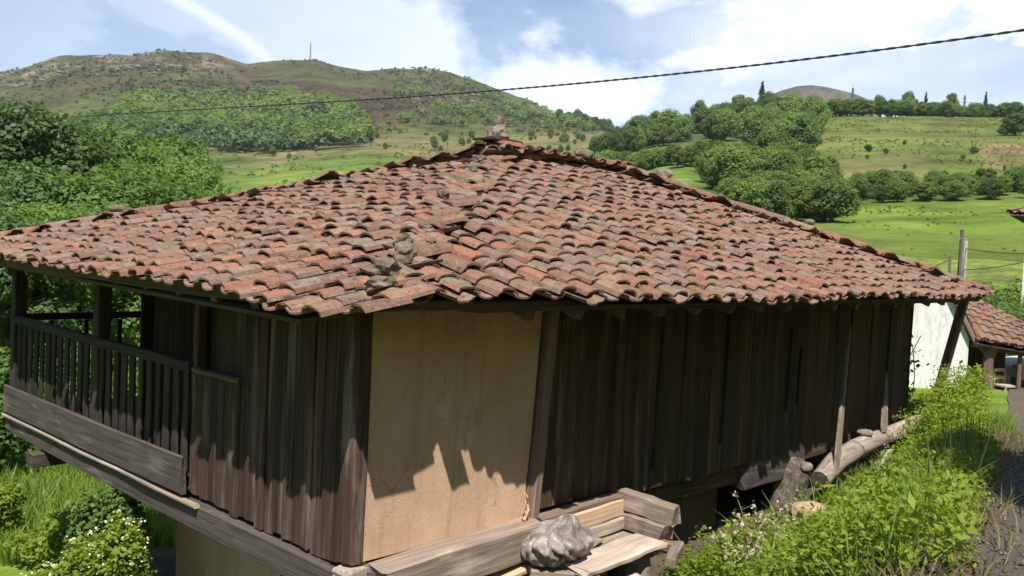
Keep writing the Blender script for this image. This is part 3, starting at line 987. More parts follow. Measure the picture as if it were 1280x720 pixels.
# floor of the room and lower storey
mb = MB(); mb.box(0.1, 10.8, 0.15, 6.1, L(0, 0, -2.52).z, L(0, 0, -2.45).z)
mb.build('floor', MAT['plank'], G)
mb = MB()
zb, zt = L(0, 0, -6.4).z, L(0, 0, -2.8).z
mb.box(0.62, 0.95, 0.10, 1.15, zb, zt)
mb.box(0.62, 0.95, 2.02, 4.15, zb, zt)
mb.box(0.62, 0.95, 1.15, 2.02, L(0, 0, -2.93).z, zt)
mb.box(0.953, 3.3, 0.10, 0.45, zb, zt)
mb.box(0.953, 5.5, 3.80, 4.15, zb, zt)
mb.build('lower_wall', MAT['plaster'], G)
mb = MB(); mb.box(0.85, 0.9, 1.16, 2.01, zb, L(0, 0, -2.94).z)
mb.build('cellar_door', MAT['plank'], G)
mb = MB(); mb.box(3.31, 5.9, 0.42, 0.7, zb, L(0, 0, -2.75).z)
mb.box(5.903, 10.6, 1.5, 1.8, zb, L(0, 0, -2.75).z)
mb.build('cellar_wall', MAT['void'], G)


def rock_mesh(name, sx, sy, sz, mat, seed, sub=2, rough=0.28):
    rd = random.Random(seed)
    bm = bmesh.new()
    bmesh.ops.create_icosphere(bm, subdivisions=sub, radius=1.0)
    o_ = Vector((rd.uniform(0, 50), rd.uniform(0, 50), rd.uniform(0, 50)))
    from mathutils import noise as mn
    for v in bm.verts:
        f_ = 1 + rough * mn.noise(v.co * 1.3 + o_) + rough * 0.5 * mn.noise(v.co * 3.1 + o_)
        q = v.co * f_
        e = 0.75
        v.co = Vector((math.copysign(abs(q.x) ** e, q.x) * sx, math.copysign(abs(q.y) ** e, q.y) * sy, math.copysign(abs(q.z) ** e, q.z) * sz))
    me = bpy.data.meshes.new(name)
    bm.to_mesh(me)
    bm.free()
    me.materials.append(mat)
    for p in me.polygons: p.use_smooth = True
    me.set_sharp_from_angle(angle=R(14))
    return me


# broken top of the lower wall below the sill beam: lit stones and a split board
for k, (s_, t_, z_, a, b_, c_) in enumerate(((0.75, -0.02, -2.98, 0.22, 0.16, 0.11), (1.15, -0.04, -2.96, 0.24, 0.18, 0.1), (1.55, -0.06, -2.95, 0.2, 0.18, 0.12),
                                              (0.95, -0.02, -3.2, 0.26, 0.16, 0.13), (1.4, -0.04, -3.2, 0.24, 0.18, 0.13), (1.78, -0.08, -3.12, 0.16, 0.16, 0.14), (0.85, 0.0, -3.3, 0.2, 0.15, 0.15),
                                              (1.62, -0.06, -3.42, 0.25, 0.18, 0.11), (1.15, -0.04, -3.45, 0.25, 0.18, 0.12), (0.7, -0.02, -3.44, 0.22, 0.18, 0.12))):
    link('wall_stone', rock_mesh('wall_stone', a, b_, c_, MAT['tanstone'], 200 + k, 2, 0.2), G, L(s_, t_ + 0.08, z_))
beam('split_board', L(0.7, -0.16, -2.92), L(1.95, -0.2, -2.83), 0.16, 0.05, WB['tan'], seed=41, rag=0.07)
# stone pillars under the sill
link('staddle_pillar', rock_mesh('staddle_pillar', 0.2, 0.2, 0.42, MAT['darkstone'], 221, 3, 0.35), G, L(6.95, 0.0, -3.02), (0.12, 0.2, 0))
link('staddle_pillar', rock_mesh('staddle_pillar', 0.25, 0.24, 0.34, MAT['concrete'], 222, 2, 0.12), G, L(10.95, -0.15, -2.88))
link('staddle_pillar', rock_mesh('staddle_pillar', 0.3, 0.3, 0.5, MAT['stone'], 223, 2, 0.2), G, L(3.6, 0.2, -3.0))

# ------------------------------------------------------------------ roof
ZE = -0.47
S0, S1, T0, T1 = -0.70, 11.62, -0.91, 8.22
RA, RB, TR, ZR = 5.02, 7.75, 3.75, 1.20
ZRB = 1.30


class Slope:
    def __init__(s, a, b, c, d_=None):
        """eave a->b, ridge point(s) above: c (and d)"""
        s.a, s.b = Vector(a), Vector(b)
        s.U = (s.b - s.a).normalized()
        s.len = (s.b - s.a).length
        c = Vector(c)
        w = c - s.a
        s.V = (w - s.U * w.dot(s.U)).normalized()
        s.N = s.U.cross(s.V)
        s.h = w.dot(s.V)
        s.cu = w.dot(s.U)
        s.du = (Vector(d_) - s.a).dot(s.U) if d_ is not None else s.cu

    def span(s, v):
        k = v / s.h
        return s.cu * k, s.len + (s.du - s.len) * k

    def pt(s, u, v, n=0.0):
        return s.a + s.U * u + s.V * v + s.N * n


e = [L(S0, T0, ZE), L(S1, T0, ZE), L(S1, T1, ZE), L(S0, T1, ZE)]
ra, rb = L(RA, TR, ZR), L(RB, TR, ZRB)
FRONT = Slope(e[0], e[1], ra, rb)         # towards the road
RIGHT = Slope(e[1], e[2], rb)
BACK = Slope(e[2], e[3], rb, ra)
LEFT = Slope(e[3], e[0], ra)              # above the gallery


def sag(sl, u, v):
    return 0.09 * fbm(np.array(u / 2.6), np.array(v / 2.2), 3, int(sl.len * 10)) - 0.03


def arc_tile(name, w0, w1, h, ln, th, up=True, seed=0, mat=None):
    """half-round tapered tile: y from 0 (lower, wide end) to ln, 6 segments round"""
    rd = random.Random(seed)
    k = 6
    V = []
    sk = rd.uniform(-0.010, 0.010)
    for y, w, hh in ((0.0, w0, h), (ln, w1, h * 0.88)):
        for lay in (0, 1):
            for i in range(k + 1):
                a = math.pi * i / k
                rr = (w / 2) - lay * th
                hz = hh - lay * th
                x = -math.cos(a) * rr
                z = math.sin(a) ** 0.85 * hz if 0 < i < k else 0.0
                yy = y + (rd.uniform(-0.012, 0.012) if lay == 0 else 0)
                V.append((x + (sk if y else 0), yy, z if up else -z))
    n_ = k + 1
    o0, i0, o1, i1 = 0, n_, 2 * n_, 3 * n_
    for j in range(n_):                     # keep both layers flush at the ends
        V[i0 + j] = (V[i0 + j][0], V[o0 + j][1], V[i0 + j][2])
        V[i1 + j] = (V[i1 + j][0], V[o1 + j][1], V[i1 + j][2])
    Fq = []
    for i in range(k):
        Fq += [(o0 + i, o0 + i + 1, o1 + i + 1, o1 + i), (i0 + i + 1, i0 + i, i1 + i, i1 + i + 1),
               (o0 + i + 1, o0 + i, i0 + i, i0 + i + 1), (o1 + i, o1 + i + 1, i1 + i + 1, i1 + i)]
    Fq += [(o0, o1, i1, i0), (o1 + k, o0 + k, i0 + k, i1 + k)]
    if up:
        Fq = [tuple(reversed(f)) for f in Fq]
    return np.array(V), np.array(Fq)


PITCH, EXPO = 0.292, 0.245
COVER = [arc_tile('c', 0.222 + 0.008 * (i % 3), 0.188, 0.056 + 0.006 * (i % 4), 0.40, 0.018, True, 300 + i) for i in range(6)]
CHAN = [arc_tile('c', 0.215, 0.24, 0.052, 0.40, 0.016, False, 320 + i) for i in range(3)]
COVER_ME = [mesh_np('cover_tile', v, f, MAT['tile'], True, 38) for v, f in COVER]
CHAN_ME = [mesh_np('channel_tile', v, f, MAT['tile'], True, 38) for v, f in CHAN]
GM = Matrix.Translation(B(0, 0, GZ0)) @ Matrix.Rotation(ANG, 4, 'Z')


def tiles(sl, seed, rs, re, kind):
    """list of (kind, variant, matrix) over one slope; rs/re say how far the eave draws back near its two ends"""
    rd = random.Random(seed)
    res = []
    ncol = int(sl.len / PITCH)
    for c in range(ncol + 1):
        u0 = (c + 0.5) * PITCH
        if u0 > sl.len: break
        back = rs(u0) + re(sl.len - u0)
        if back < 0: continue
        ju = rd.uniform(-0.012, 0.012)
        for kind_, du, z0 in (('channel', 0.0, 0.085), ('cover', PITCH / 2, 0.072)):
            v = back - 0.02 + 0.07 * float(fbm(np.array(c * 0.45), np.array(seed * 3.0), 2, 17)) + rd.uniform(-0.012, 0.012)
            ph, wob = rd.uniform(0, 6), rd.uniform(0.8, 2.2)
            first = True
            row = 0
            while v < sl.h:
                u = u0 + du + ju + 0.035 * math.sin(v * 1.7 + c * 0.31) + 0.012 * math.sin(v * wob + ph)
                lo, hi = sl.span(min(v + 0.06, sl.h))
                if lo - 0.02 < u < hi + 0.02:
                    slip = rd.random()
                    dv = rd.uniform(-0.026, 0.026) - (rd.uniform(0.03, 0.09) if slip > 0.9 else 0)
                    lift = rd.uniform(-0.008, 0.016) + (0.02 if slip > 0.94 else 0)
                    tilt = -(0.098 + rd.uniform(-0.025, 0.03)) if kind_ == 'cover' else -(0.14 + rd.uniform(-0.025, 0.03))
                    cd = math.hypot(u, v) if sl is FRONT else (math.hypot(sl.len - u, v) if sl is LEFT else 9.0)
                    nn = z0 + lift + float(sag(sl, u, v)) - 0.14 * math.exp(-((cd - 0.5) / 1.2) ** 2)
                    base = sl.pt(u, v + dv, nn + (0.012 if kind_ == 'cover' else 0.024))
                    m = Matrix(((sl.U.x, sl.V.x, sl.N.x, base.x), (sl.U.y, sl.V.y, sl.N.y, base.y), (sl.U.z, sl.V.z, sl.N.z, base.z), (0, 0, 0, 1)))
                    m = m @ Euler((tilt, rd.uniform(-0.10, 0.10), rd.uniform(-0.06, 0.06) + (rd.uniform(-0.22, 0.22) if slip < 0.12 else 0))).to_matrix().to_4x4()
                    res.append((kind_, rd.randrange(6 if kind_ == 'cover' else 3), m))
                v += EXPO * (1.0 + 0.16 * float(fbm(np.array(c * 0.5), np.array(row * 0.8 + seed), 2, 23)))
                first = False
                row += 1
    return res


zero = lambda u: 0.0
tl = tiles(FRONT, 1, lambda u: (-1 if u < 0.20 else 0.50 * max(0.0, 1 - (u - 0.24) / 2.3)), zero, 0) \
    + tiles(LEFT, 2, zero, lambda u: (-1 if u < 0.34 else 0.27 * max(0.0, 1 - (u - 0.4) / 0.45)), 0)
tb = tiles(RIGHT, 3, zero, zero, 0) + tiles(BACK, 4, zero, zero, 0)


def join_tiles(name, lst):
    Vs, Fs, o_ = [], [], 0
    for kind_, var, m in lst:
        v, f = (COVER if kind_ == 'cover' else CHAN)[var]
        a = np.array(m)
        Vs.append(v @ a[:3, :3].T + a[:3, 3])
        Fs.append(f + o_)
        o_ += len(v)
    ob = link(name, mesh_np(name, np.concatenate(Vs), np.concatenate(Fs), MAT['tile'], True, 38), G)
    ob['kind'] = 'stuff'
    return ob


for kind_, nm, mes, lim in (('cover', 'cover_tile', COVER_ME, 300), ('channel', 'channel_tile', CHAN_ME, 300)):
    sel = [x for x in tl if x[0] == kind_]
    sel.sort(key=lambda x: (GM @ x[2].translation).length)
    for (_, var, m) in sel[:lim]:
        link(nm, mes[var], G, matrix=m)
    join_tiles(nm, sel[lim:])
    join_tiles(nm, [x for x in tb if x[0] == kind_])

# roof boards under the tiles
for sl in (FRONT, RIGHT, BACK, LEFT):
    mb = MB()
    if sl is FRONT:
        quad = [(0.56, 0.62), (1.4, 0.36), (2.4, 0.12), (sl.len - 0.12, 0.10), (sl.du, sl.h), (sl.cu, sl.h)]
    elif sl is LEFT:
        quad = [(0.12, 0.10), (sl.len - 0.95, 0.10), (sl.len - 0.62, 0.44), (sl.cu, sl.h)]
    elif sl is BACK:
        quad = [(0.12, 0.10), (sl.len - 0.12, 0.10), (sl.du, sl.h), (sl.cu, sl.h)]
    else:
        quad = [(0.12, 0.10), (sl.len - 0.12, 0.10), (sl.cu, sl.h)]
    k = len(quad)
    lowc = {FRONT: (0, 1), LEFT: (1, 2)}.get(sl, ())
    vs = [sl.pt(u, v, -0.035 - (0.13 if q in lowc else 0)) for q, (u, v) in enumerate(quad)] + [sl.pt(u, v, -0.07 - (0.13 if q in lowc else 0)) for q, (u, v) in enumerate(quad)]
    mb.add(vs, [tuple(range(k)), tuple(reversed(range(k, 2 * k)))] + [((i_ + 1) % k, i_, i_ + k, (i_ + 1) % k + k) for i_ in range(k)])
    mb.build('roof_boarding', MAT['deck'], G)
ec = L(-0.27, -0.29, ZE - 0.015)
beam('eave_board', ec, L(1.5, -0.68, ZE + 0.0), 0.045, 0.08, MAT['eave'], seed=50, seg=4)
beam('eave_board', L(1.5, -0.68, ZE + 0.0), L(11.45, -0.74, ZE - 0.02), 0.05, 0.09, MAT['eave'], seed=51, warp=0.02, seg=14)
beam('eave_board', ec, L(-0.56, 0.2, ZE - 0.01), 0.045, 0.08, MAT['eave'], seed=55, seg=4)
beam('eave_board', L(-0.56, 0.2, ZE - 0.01), L(-0.58, 8.0, ZE - 0.02), 0.05, 0.09, MAT['eave'], seed=52, warp=0.02, seg=12)
beam('wall_plate', L(-0.1, 0.03, -0.42), L(11.2, 0.03, -0.42), 0.2, 0.2, MAT['plank'], seed=53)
beam('wall_plate', L(0.03, -0.1, -0.44), L(0.03, 7.7, -0.44), 0.2, 0.2, MAT['plank'], seed=54)
for k in range(17):
    s_ = 1.2 + k * 0.62
    beam('rafter_end', L(s_, -0.58, ZE - 0.09), L(s_, 0.3, ZE - 0.09 + 0.88 * 0.405), 0.09, 0.1, WB['brown'], seed=60 + k, seg=2)
for k in range(12):
    t_ = 0.7 + k * 0.62
    beam('rafter_end', L(-0.54, t_, ZE - 0.09), L(0.6, t_, ZE - 0.09 + 1.14 * 0.307), 0.09, 0.1, WB['brown'], seed=80 + k, seg=2)


# hip and ridge caps
CAP = [arc_tile('c', 0.225, 0.18, 0.085, 0.5, 0.018, True, 340 + i) for i in range(4)]
CAP_ME = [mesh_np('ridge_tile', v, f, MAT['tile'], True, 38) for v, f in CAP]


def caps(a, b, seed, n0=0.12, skip=()):
    rd = random.Random(seed)
    d_ = (b - a)
    ln = d_.length
    V = d_.normalized()
    U = V.cross(Vector((0, 0, 1))).normalized()
    N = U.cross(V)
    k = int(ln / 0.4)
    for i_ in range(k):
        if i_ in skip: continue
        bs = a + V * (ln * i_ / k) + N * (n0 + rd.uniform(-0.012, 0.018)) + U * rd.uniform(-0.03, 0.03)
        m = Matrix(((U.x, V.x, N.x, bs.x), (U.y, V.y, N.y, bs.y), (U.z, V.z, N.z, bs.z), (0, 0, 0, 1)))
        m = m @ Euler((-0.02 + rd.uniform(-0.015, 0.015), rd.uniform(-0.1, 0.1), rd.uniform(-0.08, 0.08))).to_matrix().to_4x4()
        link('ridge_tile', CAP_ME[rd.randrange(4)], G, matrix=m)


caps(e[0] + (ra - e[0]) * 0.25, ra, 11, 0.05, skip=(0, 2, 3, 6, 9))
caps(e[1] * 0.985 + rb * 0.015, rb, 12, 0.085)
caps(e[3] * 0.985 + ra * 0.015, ra, 13, 0.085)
caps(e[2], rb, 14, 0.09)
caps(ra, rb, 15, 0.09)
# mortar lumps and lichened stones bedded along the near hip
rd = random.Random(5)
hd = ra - e[0]


def droop_at(f_):
    return 0.14 * math.exp(-((hd.length * f_ - 0.5) / 1.3) ** 2)


LUMP = ((0.10, 0.13, 0.10, 0.06), (0.145, 0.15, 0.11, 0.09), (0.20, 0.15, 0.11, 0.09), (0.235, 0.09, 0.08, 0.06), (0.31, 0.12, 0.09, 0.06),
        (0.40, 0.08, 0.07, 0.05), (0.50, 0.10, 0.08, 0.06), (0.63, 0.09, 0.07, 0.05), (0.76, 0.12, 0.09, 0.07), (0.86, 0.16, 0.11, 0.08))
for k, (f_, sx, sy, sz) in enumerate(LUMP):
    p = e[0] + hd * f_ + Vector((rd.uniform(-0.10, 0.0), rd.uniform(0.0, 0.12), 0.115 - droop_at(f_) + rd.uniform(-0.03, 0.01)))
    link('mortar_lump', rock_mesh('mortar_lump', sx * 0.85, sy * 0.85, sz * 0.85, MAT['mortar'], 400 + k, 3, 0.6), G, p, (rd.uniform(-0.3, 0.3), rd.uniform(-0.3, 0.3), rd.uniform(0, 3)))
# apex: broken cap tiles under a thin dark slab
mb = MB()
mb.box(-0.27, 0.27, -0.24, 0.24, 0, 0.035, jit=0.012)
mb.build('apex_slab', MAT['plank'], G, ra + Vector((-0.08, -0.1, 0.235)), bevel=0.008)
for k in range(10):
    a_ = k * 0.63
    m = Matrix.Translation(ra + Vector((math.cos(a_) * 0.36 - 0.08, math.sin(a_) * 0.34 - 0.1, 0.10 + 0.03 * (k % 3)))) @ Euler((0, 0, a_ + R(90) + (k % 3) * 0.4)).to_matrix().to_4x4() @ Euler((0.1, 0, 0)).to_matrix().to_4x4() @ Matrix.Scale(0.75, 4)
    link('ridge_tile', CAP_ME[k % 4], G, matrix=m)
link('mortar_lump', rock_mesh('mortar_lump', 0.3, 0.28, 0.09, MAT['mortar'], 431, 2, 0.4), G, ra + Vector((-0.08, -0.1, 0.10)))


def roof_world(p):
    return GM @ p


# stones lying on the roof
def stone_thing(p, sx, sy, sz, seed, label, mat='stone', rot=(0, 0, 0), name='stone', sub=2, rough=0.28):
    o_ = link(name, rock_mesh(name, sx, sy, sz, MAT[mat], seed, sub, rough), None, p, rot)
    return tag(o_, label, 'stone')


st = roof_world(ra + Vector((-0.1, -0.12, 0.27)))
stone_thing(st + Vector((0, 0, 0.085)), 0.15, 0.12, 0.12, 501, 'squat brown stone lying on the flat slab at the roof apex', 'stone', rough=0.6, sub=3)
stone_thing(st + Vector((0.0, 0, 0.235)), 0.06, 0.045, 0.09, 502, 'small upright pale stone topping the pile on the roof apex', 'mortar', rough=0.8)
pr = roof_world(ra + (rb - ra) * 0.66 + Vector((0, -0.1, 0.19)))
stone_thing(pr, 0.17, 0.12, 0.07, 503, 'pale flat stone weighing down the ridge right of the apex', 'mortar', rough=0.6)
pr = roof_world(rb + (e[1] - rb) * 0.12 + Vector((0.05, -0.05, 0.18)))
stone_thing(pr, 0.14, 0.11, 0.09, 504, 'grey rounded stone on the right hip halfway up skyline', 'stone', rough=0.6)
pr = roof_world(rb + (e[1] - rb) * 0.52 + Vector((0.0, 0.0, 0.22)))
stone_thing(pr, 0.09, 0.08, 0.05, 505, 'small pale pebble on the lower right hip of the roof', 'mortar')
pr = roof_world(ra + (e[3] - ra) * 0.70 + Vector((0.0, 0.0, 0.21)))
stone_thing(pr, 0.14, 0.09, 0.05, 506, 'flat pale stone on the far left hip of the roof', 'mortar')

# ------------------------------------------------------------------ landing by the door: boards, sack, timbers
mb = MB()
LD = empty('timber_landing', B(2.0, -0.5, -3.3), ANG, 'low weathered timber landing with flat bleached board outside the plank door', 'landing')


def LL(s_, t_, z_):
    return Vector((s_ - 2.0, t_ + 0.5, z_ + 3.3))


beam('back_board', LL(2.02, -0.12, -2.60), LL(3.2, -0.14, -2.56), 0.05, 0.17, WB['tan'], LD, seed=71, rag=0.03)
beam('back_board', LL(2.2, -0.15, -2.74), LL(3.18, -0.17, -2.71), 0.06, 0.12, WB['pale'], LD, seed=72, rag=0.03)
beam('door_step', LL(1.98, -0.06, -2.49), LL(3.2, -0.08, -2.46), 0.14, 0.05, WB['brown'], LD, seed=73)
beam('flat_board', LL(1.86, -0.64, -2.765), LL(2.98, -0.62, -2.745), 0.36, 0.055, WB['pale'], LD, seed=74, rag=0.05, warp=0.01, seg=8)
beam('flat_board', LL(2.1, -0.30, -2.83), LL(3.2, -0.28, -2.81), 0.26, 0.04, WB['grey'], LD, seed=75, rag=0.04, seg=8)
beam('side_board', LL(3.24, -0.06, -2.50), LL(3.26, -0.72, -2.53), 0.16, 0.19, WB['grey'], LD, seed=76, rag=0.03, warp=0.012)
beam('side_board', LL(3.22, -0.06, -2.69), LL(3.20, -0.66, -2.70), 0.15, 0.16, WB['grey'], LD, seed=77, rag=0.04, warp=0.012)
beam('side_board', LL(3.26, -0.2, -2.82), LL(3.22, -0.78, -2.83), 0.13, 0.09, WB['brown'], LD, seed=70, rag=0.05, warp=0.012)
beam('bearer', LL(1.62, -0.34, -2.83), LL(2.02, -0.78, -2.85), 0.12, 0.10, WB['grey'], LD, seed=78)
beam('bearer', LL(2.85, -0.95, -2.84), LL(3.28, -0.75, -2.81), 0.1, 0.09, WB['grey'], LD, seed=79)
for k, (s_, t_, a, b_, c_) in enumerate(((2.05, -0.62, 0.13, 0.12, 0.46), (2.85, -0.62, 0.13, 0.12, 0.46), (3.2, -0.3, 0.16, 0.14, 0.44), (2.2, -0.25, 0.14, 0.12, 0.46))):
    link('support_stone', rock_mesh('support_stone', a, b_, c_, MAT['stone'], 240 + k, 2, 0.15), LD, LL(s_, t_, -3.28))
stone_thing(B(2.35, -0.92, -3.0), 0.12, 0.1, 0.16, 251, 'pale block of stone under the front edge of the flat board', 'concrete')


def sack():
    bm = bmesh.new()
    bmesh.ops.create_uvsphere(bm, u_segments=112, v_segments=44, radius=1.0)
    from mathutils import noise as mn
    for v in bm.verts:
        c = v.co.copy()
        ang = math.atan2(c.y, c.x)
        zc = c.z
        c2 = c + 0.35 * Vector((mn.noise(c * 1.1 + Vector((3, 0, 0))), mn.noise(c * 1.1 + Vector((0, 9, 0))), mn.noise(c * 1.1 + Vector((0, 0, 5)))))
        ang2 = math.atan2(c2.y, c2.x)
        neck = 1.0 - 0.3 * float(sstep(0.1, 0.8, zc))
        w1 = abs(math.sin(ang2 * 5.0 + 2.6 * c2.z + 2.0 * mn.noise(c * 1.6))) - 0.5
        w2 = abs(math.sin(ang2 * 11.0 - 1.5 * c2.z + 3.0 * mn.noise(c * 2.3 + Vector((4, 4, 4))))) - 0.5
        f_ = 1 + 0.17 * w1 + 0.08 * w2 + 0.32 * mn.noise(c * 1.0 + Vector((7, 1, 3)))
        rr_ = math.hypot(c.x, c.y)
        q = Vector((math.cos(ang) * rr_ * 0.37 * neck * f_, math.sin(ang) * rr_ * 0.26 * neck * f_, zc * 0.21 * (1 + 0.35 * mn.noise(c * 1.4)) + 0.03 * w1 * max(0, zc)))
        q.x += 0.14 * max(0.0, zc) ** 2
        if q.z < -0.13: q.z = -0.13 - (q.z + 0.13) * 0.1
        v.co = q
    me = bpy.data.meshes.new('plastic_sack')
    bm.to_mesh(me); bm.free()
    me.materials.append(MAT['sack'])
    for p in me.polygons: p.use_smooth = True
    S = link('plastic_sack', me, None, B(1.93, -0.38, -2.615), (0, 0, ANG + 0.15))
    tag(S, 'crumpled grey plastic sack slumped on the timber landing by the door', 'sack')
    # loose sheet trailing from it along the back board
    V, Fq = [], []
    nu, nv = 26, 14
    for i_ in range(nu + 1):
        for j in range(nv + 1):
            u, v = i_ / nu, j / nv
            x = 0.02 + 0.72 * u
            y = -0.17 + 0.34 * v + 0.12 * u
            z = 0.10 - 0.10 * u * u + 0.06 * math.sin(v * 9 + u * 5) * (1 - 0.3 * u) - 0.26 * (1 - v) ** 2.0 + 0.09 * float(fbm(np.array(u * 5), np.array(v * 4), 3, 81))
            V.append((x, y, max(z, -0.125)))
    for i_ in range(nu):
        for j in range(nv):
            a = i_ * (nv + 1) + j
            Fq.append((a, a + nv + 1, a + nv + 2, a + 1))
    fl = link('loose_sheet', mesh_np('loose_sheet', V, Fq, MAT['sack'], True), S)
    md = fl.modifiers.new('thick', 'SOLIDIFY'); md.thickness = 0.008


sack()
# splintered wood at the foot of the door jamb
bits = MB()
for (s_, z_, ds, dz_, r_) in ((1.80, -2.46, 0.05, 0.17, 0.02), (1.85, -2.47, -0.06, 0.12, 0.016), (1.78, -2.40, 0.02, 0.2, 0.012), (1.83, -2.3, -0.03, 0.1, 0.014)):
    bits.tube([B(s_, -0.07, z_), B(s_ + ds * 0.6, -0.09, z_ + dz_ * 0.5), B(s_ + ds, -0.055, z_ + dz_)], [r_, r_ * 0.8, r_ * 0.2], 5, jit=0.3)
tag(bits.build('wood_splinter', WB['tan']), 'tuft of splintered wood at the foot of the door jamb', 'wood splinters')

# leaning battens on the road wall
def batten(a, b, w0, w1, th, label, seed, mat):
    mb = MB()
    a, b = Vector(a), Vector(b)
    d_ = (b - a)
    x = Vector((D1[0], D1[1], 0))
    y = d_.cross(x).normalized()
    pts = []
    for (f_, w) in ((0, w0 * 0.6), (0.12, w0), (0.45, w0 * 0.75), (1, w1)):
        c = a + d_ * f_
        for sx, sy in ((-1, -1), (1, -1), (1, 1), (-1, 1)):
            pts.append(c + x * sx * w / 2 + y * sy * th / 2 - a)
    fs = [(0, 1, 2, 3), (15, 14, 13, 12)]
    for r_ in range(3):
        for k in range(4):
            fs.append((r_ * 4 + k, r_ * 4 + 4 + k, r_ * 4 + 4 + (k + 1) % 4, r_ * 4 + (k + 1) % 4))
    mb.add(pts, fs)
    o_ = mb.build('batten', mat, None, a)
    return tag(o_, label, 'batten')


batten(B(7.42, -0.42, -2.80), B(8.35, -0.07, -0.9), 0.13, 0.03, 0.035, 'long pointed batten leaning on the plank wall at the lower end of the log', 1, WB['grey'])
batten(B(9.12, -0.34, -2.44), B(9.72, -0.07, -1.65), 0.2, 0.03, 0.03, 'short wedge shaped batten leaning on the plank wall above the log joint', 2, WB['grey'])
batten(B(8.05, -0.62, -3.0), B(8.85, -0.55, -2.62), 0.16, 0.12, 0.04, 'broken pale board lying in the dead leaves below the log', 3, WB['pale'])
stone_thing(B(6.05, -0.75, -2.98), 0.24, 0.2, 0.12, 261, 'rounded tan stone lying in the weeds below the sill', 'tanstone', rough=0.12)
stone_thing(B(7.0, -0.2, -2.68), 0.09, 0.08, 0.06, 262, 'grey lump of stone at the top of the leaning pillar', 'stone')
stone_thing(B(8.62, -0.27, -2.40), 0.12, 0.06, 0.045, 263, 'flat pale splinter of stone lying on the log', 'stone')
stone_thing(B(11.15, -0.42, -2.86), 0.13, 0.12, 0.3, 264, 'upright pale block beside the pillar at the log end', 'concrete')


# ------------------------------------------------------------------ plants
def leaf_array(cen, size, rs, aspect=1.7, flat=0.5, out=None, fold=0.15):
    """quads (two triangles' worth) with random orientation; flat pushes normals upwards"""
    n = len(cen)
    nr = rs.normal(size=(n, 3))
    nr[:, 2] = np.abs(nr[:, 2]) + flat
    if out is not None:
        nr = nr + out
    nr /= np.linalg.norm(nr, axis=1, keepdims=True)
    a = np.cross(nr, rs.normal(size=(n, 3)))
    a /= np.maximum(np.linalg.norm(a, axis=1, keepdims=True), 1e-6)
    b = np.cross(nr, a)
    s = (size * rs.uniform(0.65, 1.3, n))[:, None]
    l_, w_ = a * s * aspect / 2, b * s / 2
    dip = nr * s * fold
    V = np.stack([cen - l_, cen + w_ - dip, cen + l_ - dip, cen - w_], 1).reshape(-1, 3)
    Fq = np.arange(4 * n).reshape(n, 4)
    return V, Fq


def crown_points(n, lobes, rs, shell=0.55):
    """points near the surface of a set of ellipsoid lobes (cx,cy,cz,rx,ry,rz) with outward normals"""
    w = np.array([l[3] * l[4] + l[4] * l[5] + l[3] * l[5] for l in lobes]); w = w / w.sum()
    idx = rs.choice(len(lobes), n, p=w)
    lb = np.array(lobes)[idx]
    dr = rs.normal(size=(n, 3)); dr /= np.linalg.norm(dr, axis=1, keepdims=True)
    rad = shell + (1 - shell) * rs.random(n) ** 0.5
    rad = rad * (1 + 0.25 * np.sin(dr[:, 0] * 7 + idx) * np.sin(dr[:, 1] * 6 + dr[:, 2] * 5))
    c = lb[:, :3] + dr * rad[:, None] * lb[:, 3:]
    return c, dr


def tree_proto(h, w, n, leaf, seed, mat, trunk_h=0.35, conifer=False, limbs=5):
    """returns (trunk mesh, crown mesh); base at z=0"""
    rs = np.random.default_rng(seed)
    rd = random.Random(seed)
    lobes = []
    if conifer:
        for k in range(9):
            f_ = k / 8
            rr = w / 2 * (1 - f_) * (0.85 + 0.3 * rd.random()) + 0.05 * w
            for q in range(3):
                a = rd.uniform(0, 6.28)
                lobes.append((math.cos(a) * rr * 0.4, math.sin(a) * rr * 0.4, h * (0.15 + 0.82 * f_), rr * 0.75, rr * 0.75, h * 0.07))
    else:
        nl = 13
        for k in range(nl):
            a = k * 2.4 + rd.uniform(-0.4, 0.4)
            f_ = (k + 0.5) / nl
            zc = h * (trunk_h + (1 - trunk_h) * (0.12 + 0.72 * f_))
            rr = w / 2 * math.sqrt(max(0.05, 1 - (2 * f_ - 0.85) ** 2)) * 0.66
            r_ = w * rd.uniform(0.17, 0.27)
            lobes.append((math.cos(a) * rr * rd.uniform(0.6, 1), math.sin(a) * rr * rd.uniform(0.6, 1), zc, r_, r_, r_ * rd.uniform(0.6, 0.85)))
    c, dr = crown_points(n, lobes, rs, 0.5)
    V, Fq = leaf_array(c, leaf, rs, 1.5, 0.5, dr * 1.9)
    cm = mesh_np('crown', V, Fq, mat)
    mb = MB()
    r0 = 0.028 * h
    lean = rd.uniform(-0.06, 0.06) * h
    mb.tube([(0, 0, -0.3), (0.02 * h * rd.uniform(-1, 1), 0.0, h * 0.25), (lean, lean * 0.5, h * 0.55), (lean * 1.2, lean * 0.6, h * 0.86)], [r0 * 1.25, r0, r0 * 0.6, r0 * 0.15], 7)
    for k in range(limbs):
        lb = lobes[rd.randrange(len(lobes))]
        zb_ = h * rd.uniform(0.25, 0.5)
        mb.tube([(lean * 0.5, 0, zb_), (lb[0] * 0.5, lb[1] * 0.5, (zb_ + lb[2]) / 2 + 0.05 * h), (lb[0], lb[1], lb[2])], [r0 * 0.5, r0 * 0.35, r0 * 0.08], 5)
    tm = mb.mesh('trunk', MAT['bark'], True)
    return tm, cm


def place_tree(name, proto, p, rz, scl, label, group, cat='tree'):
    T = empty(name, p, rz, label, cat, group)
    T.scale = scl if isinstance(scl, (tuple, list)) else (scl, scl, scl)
    link('trunk', proto[0], T)
    link('crown', proto[1], T)
    return T


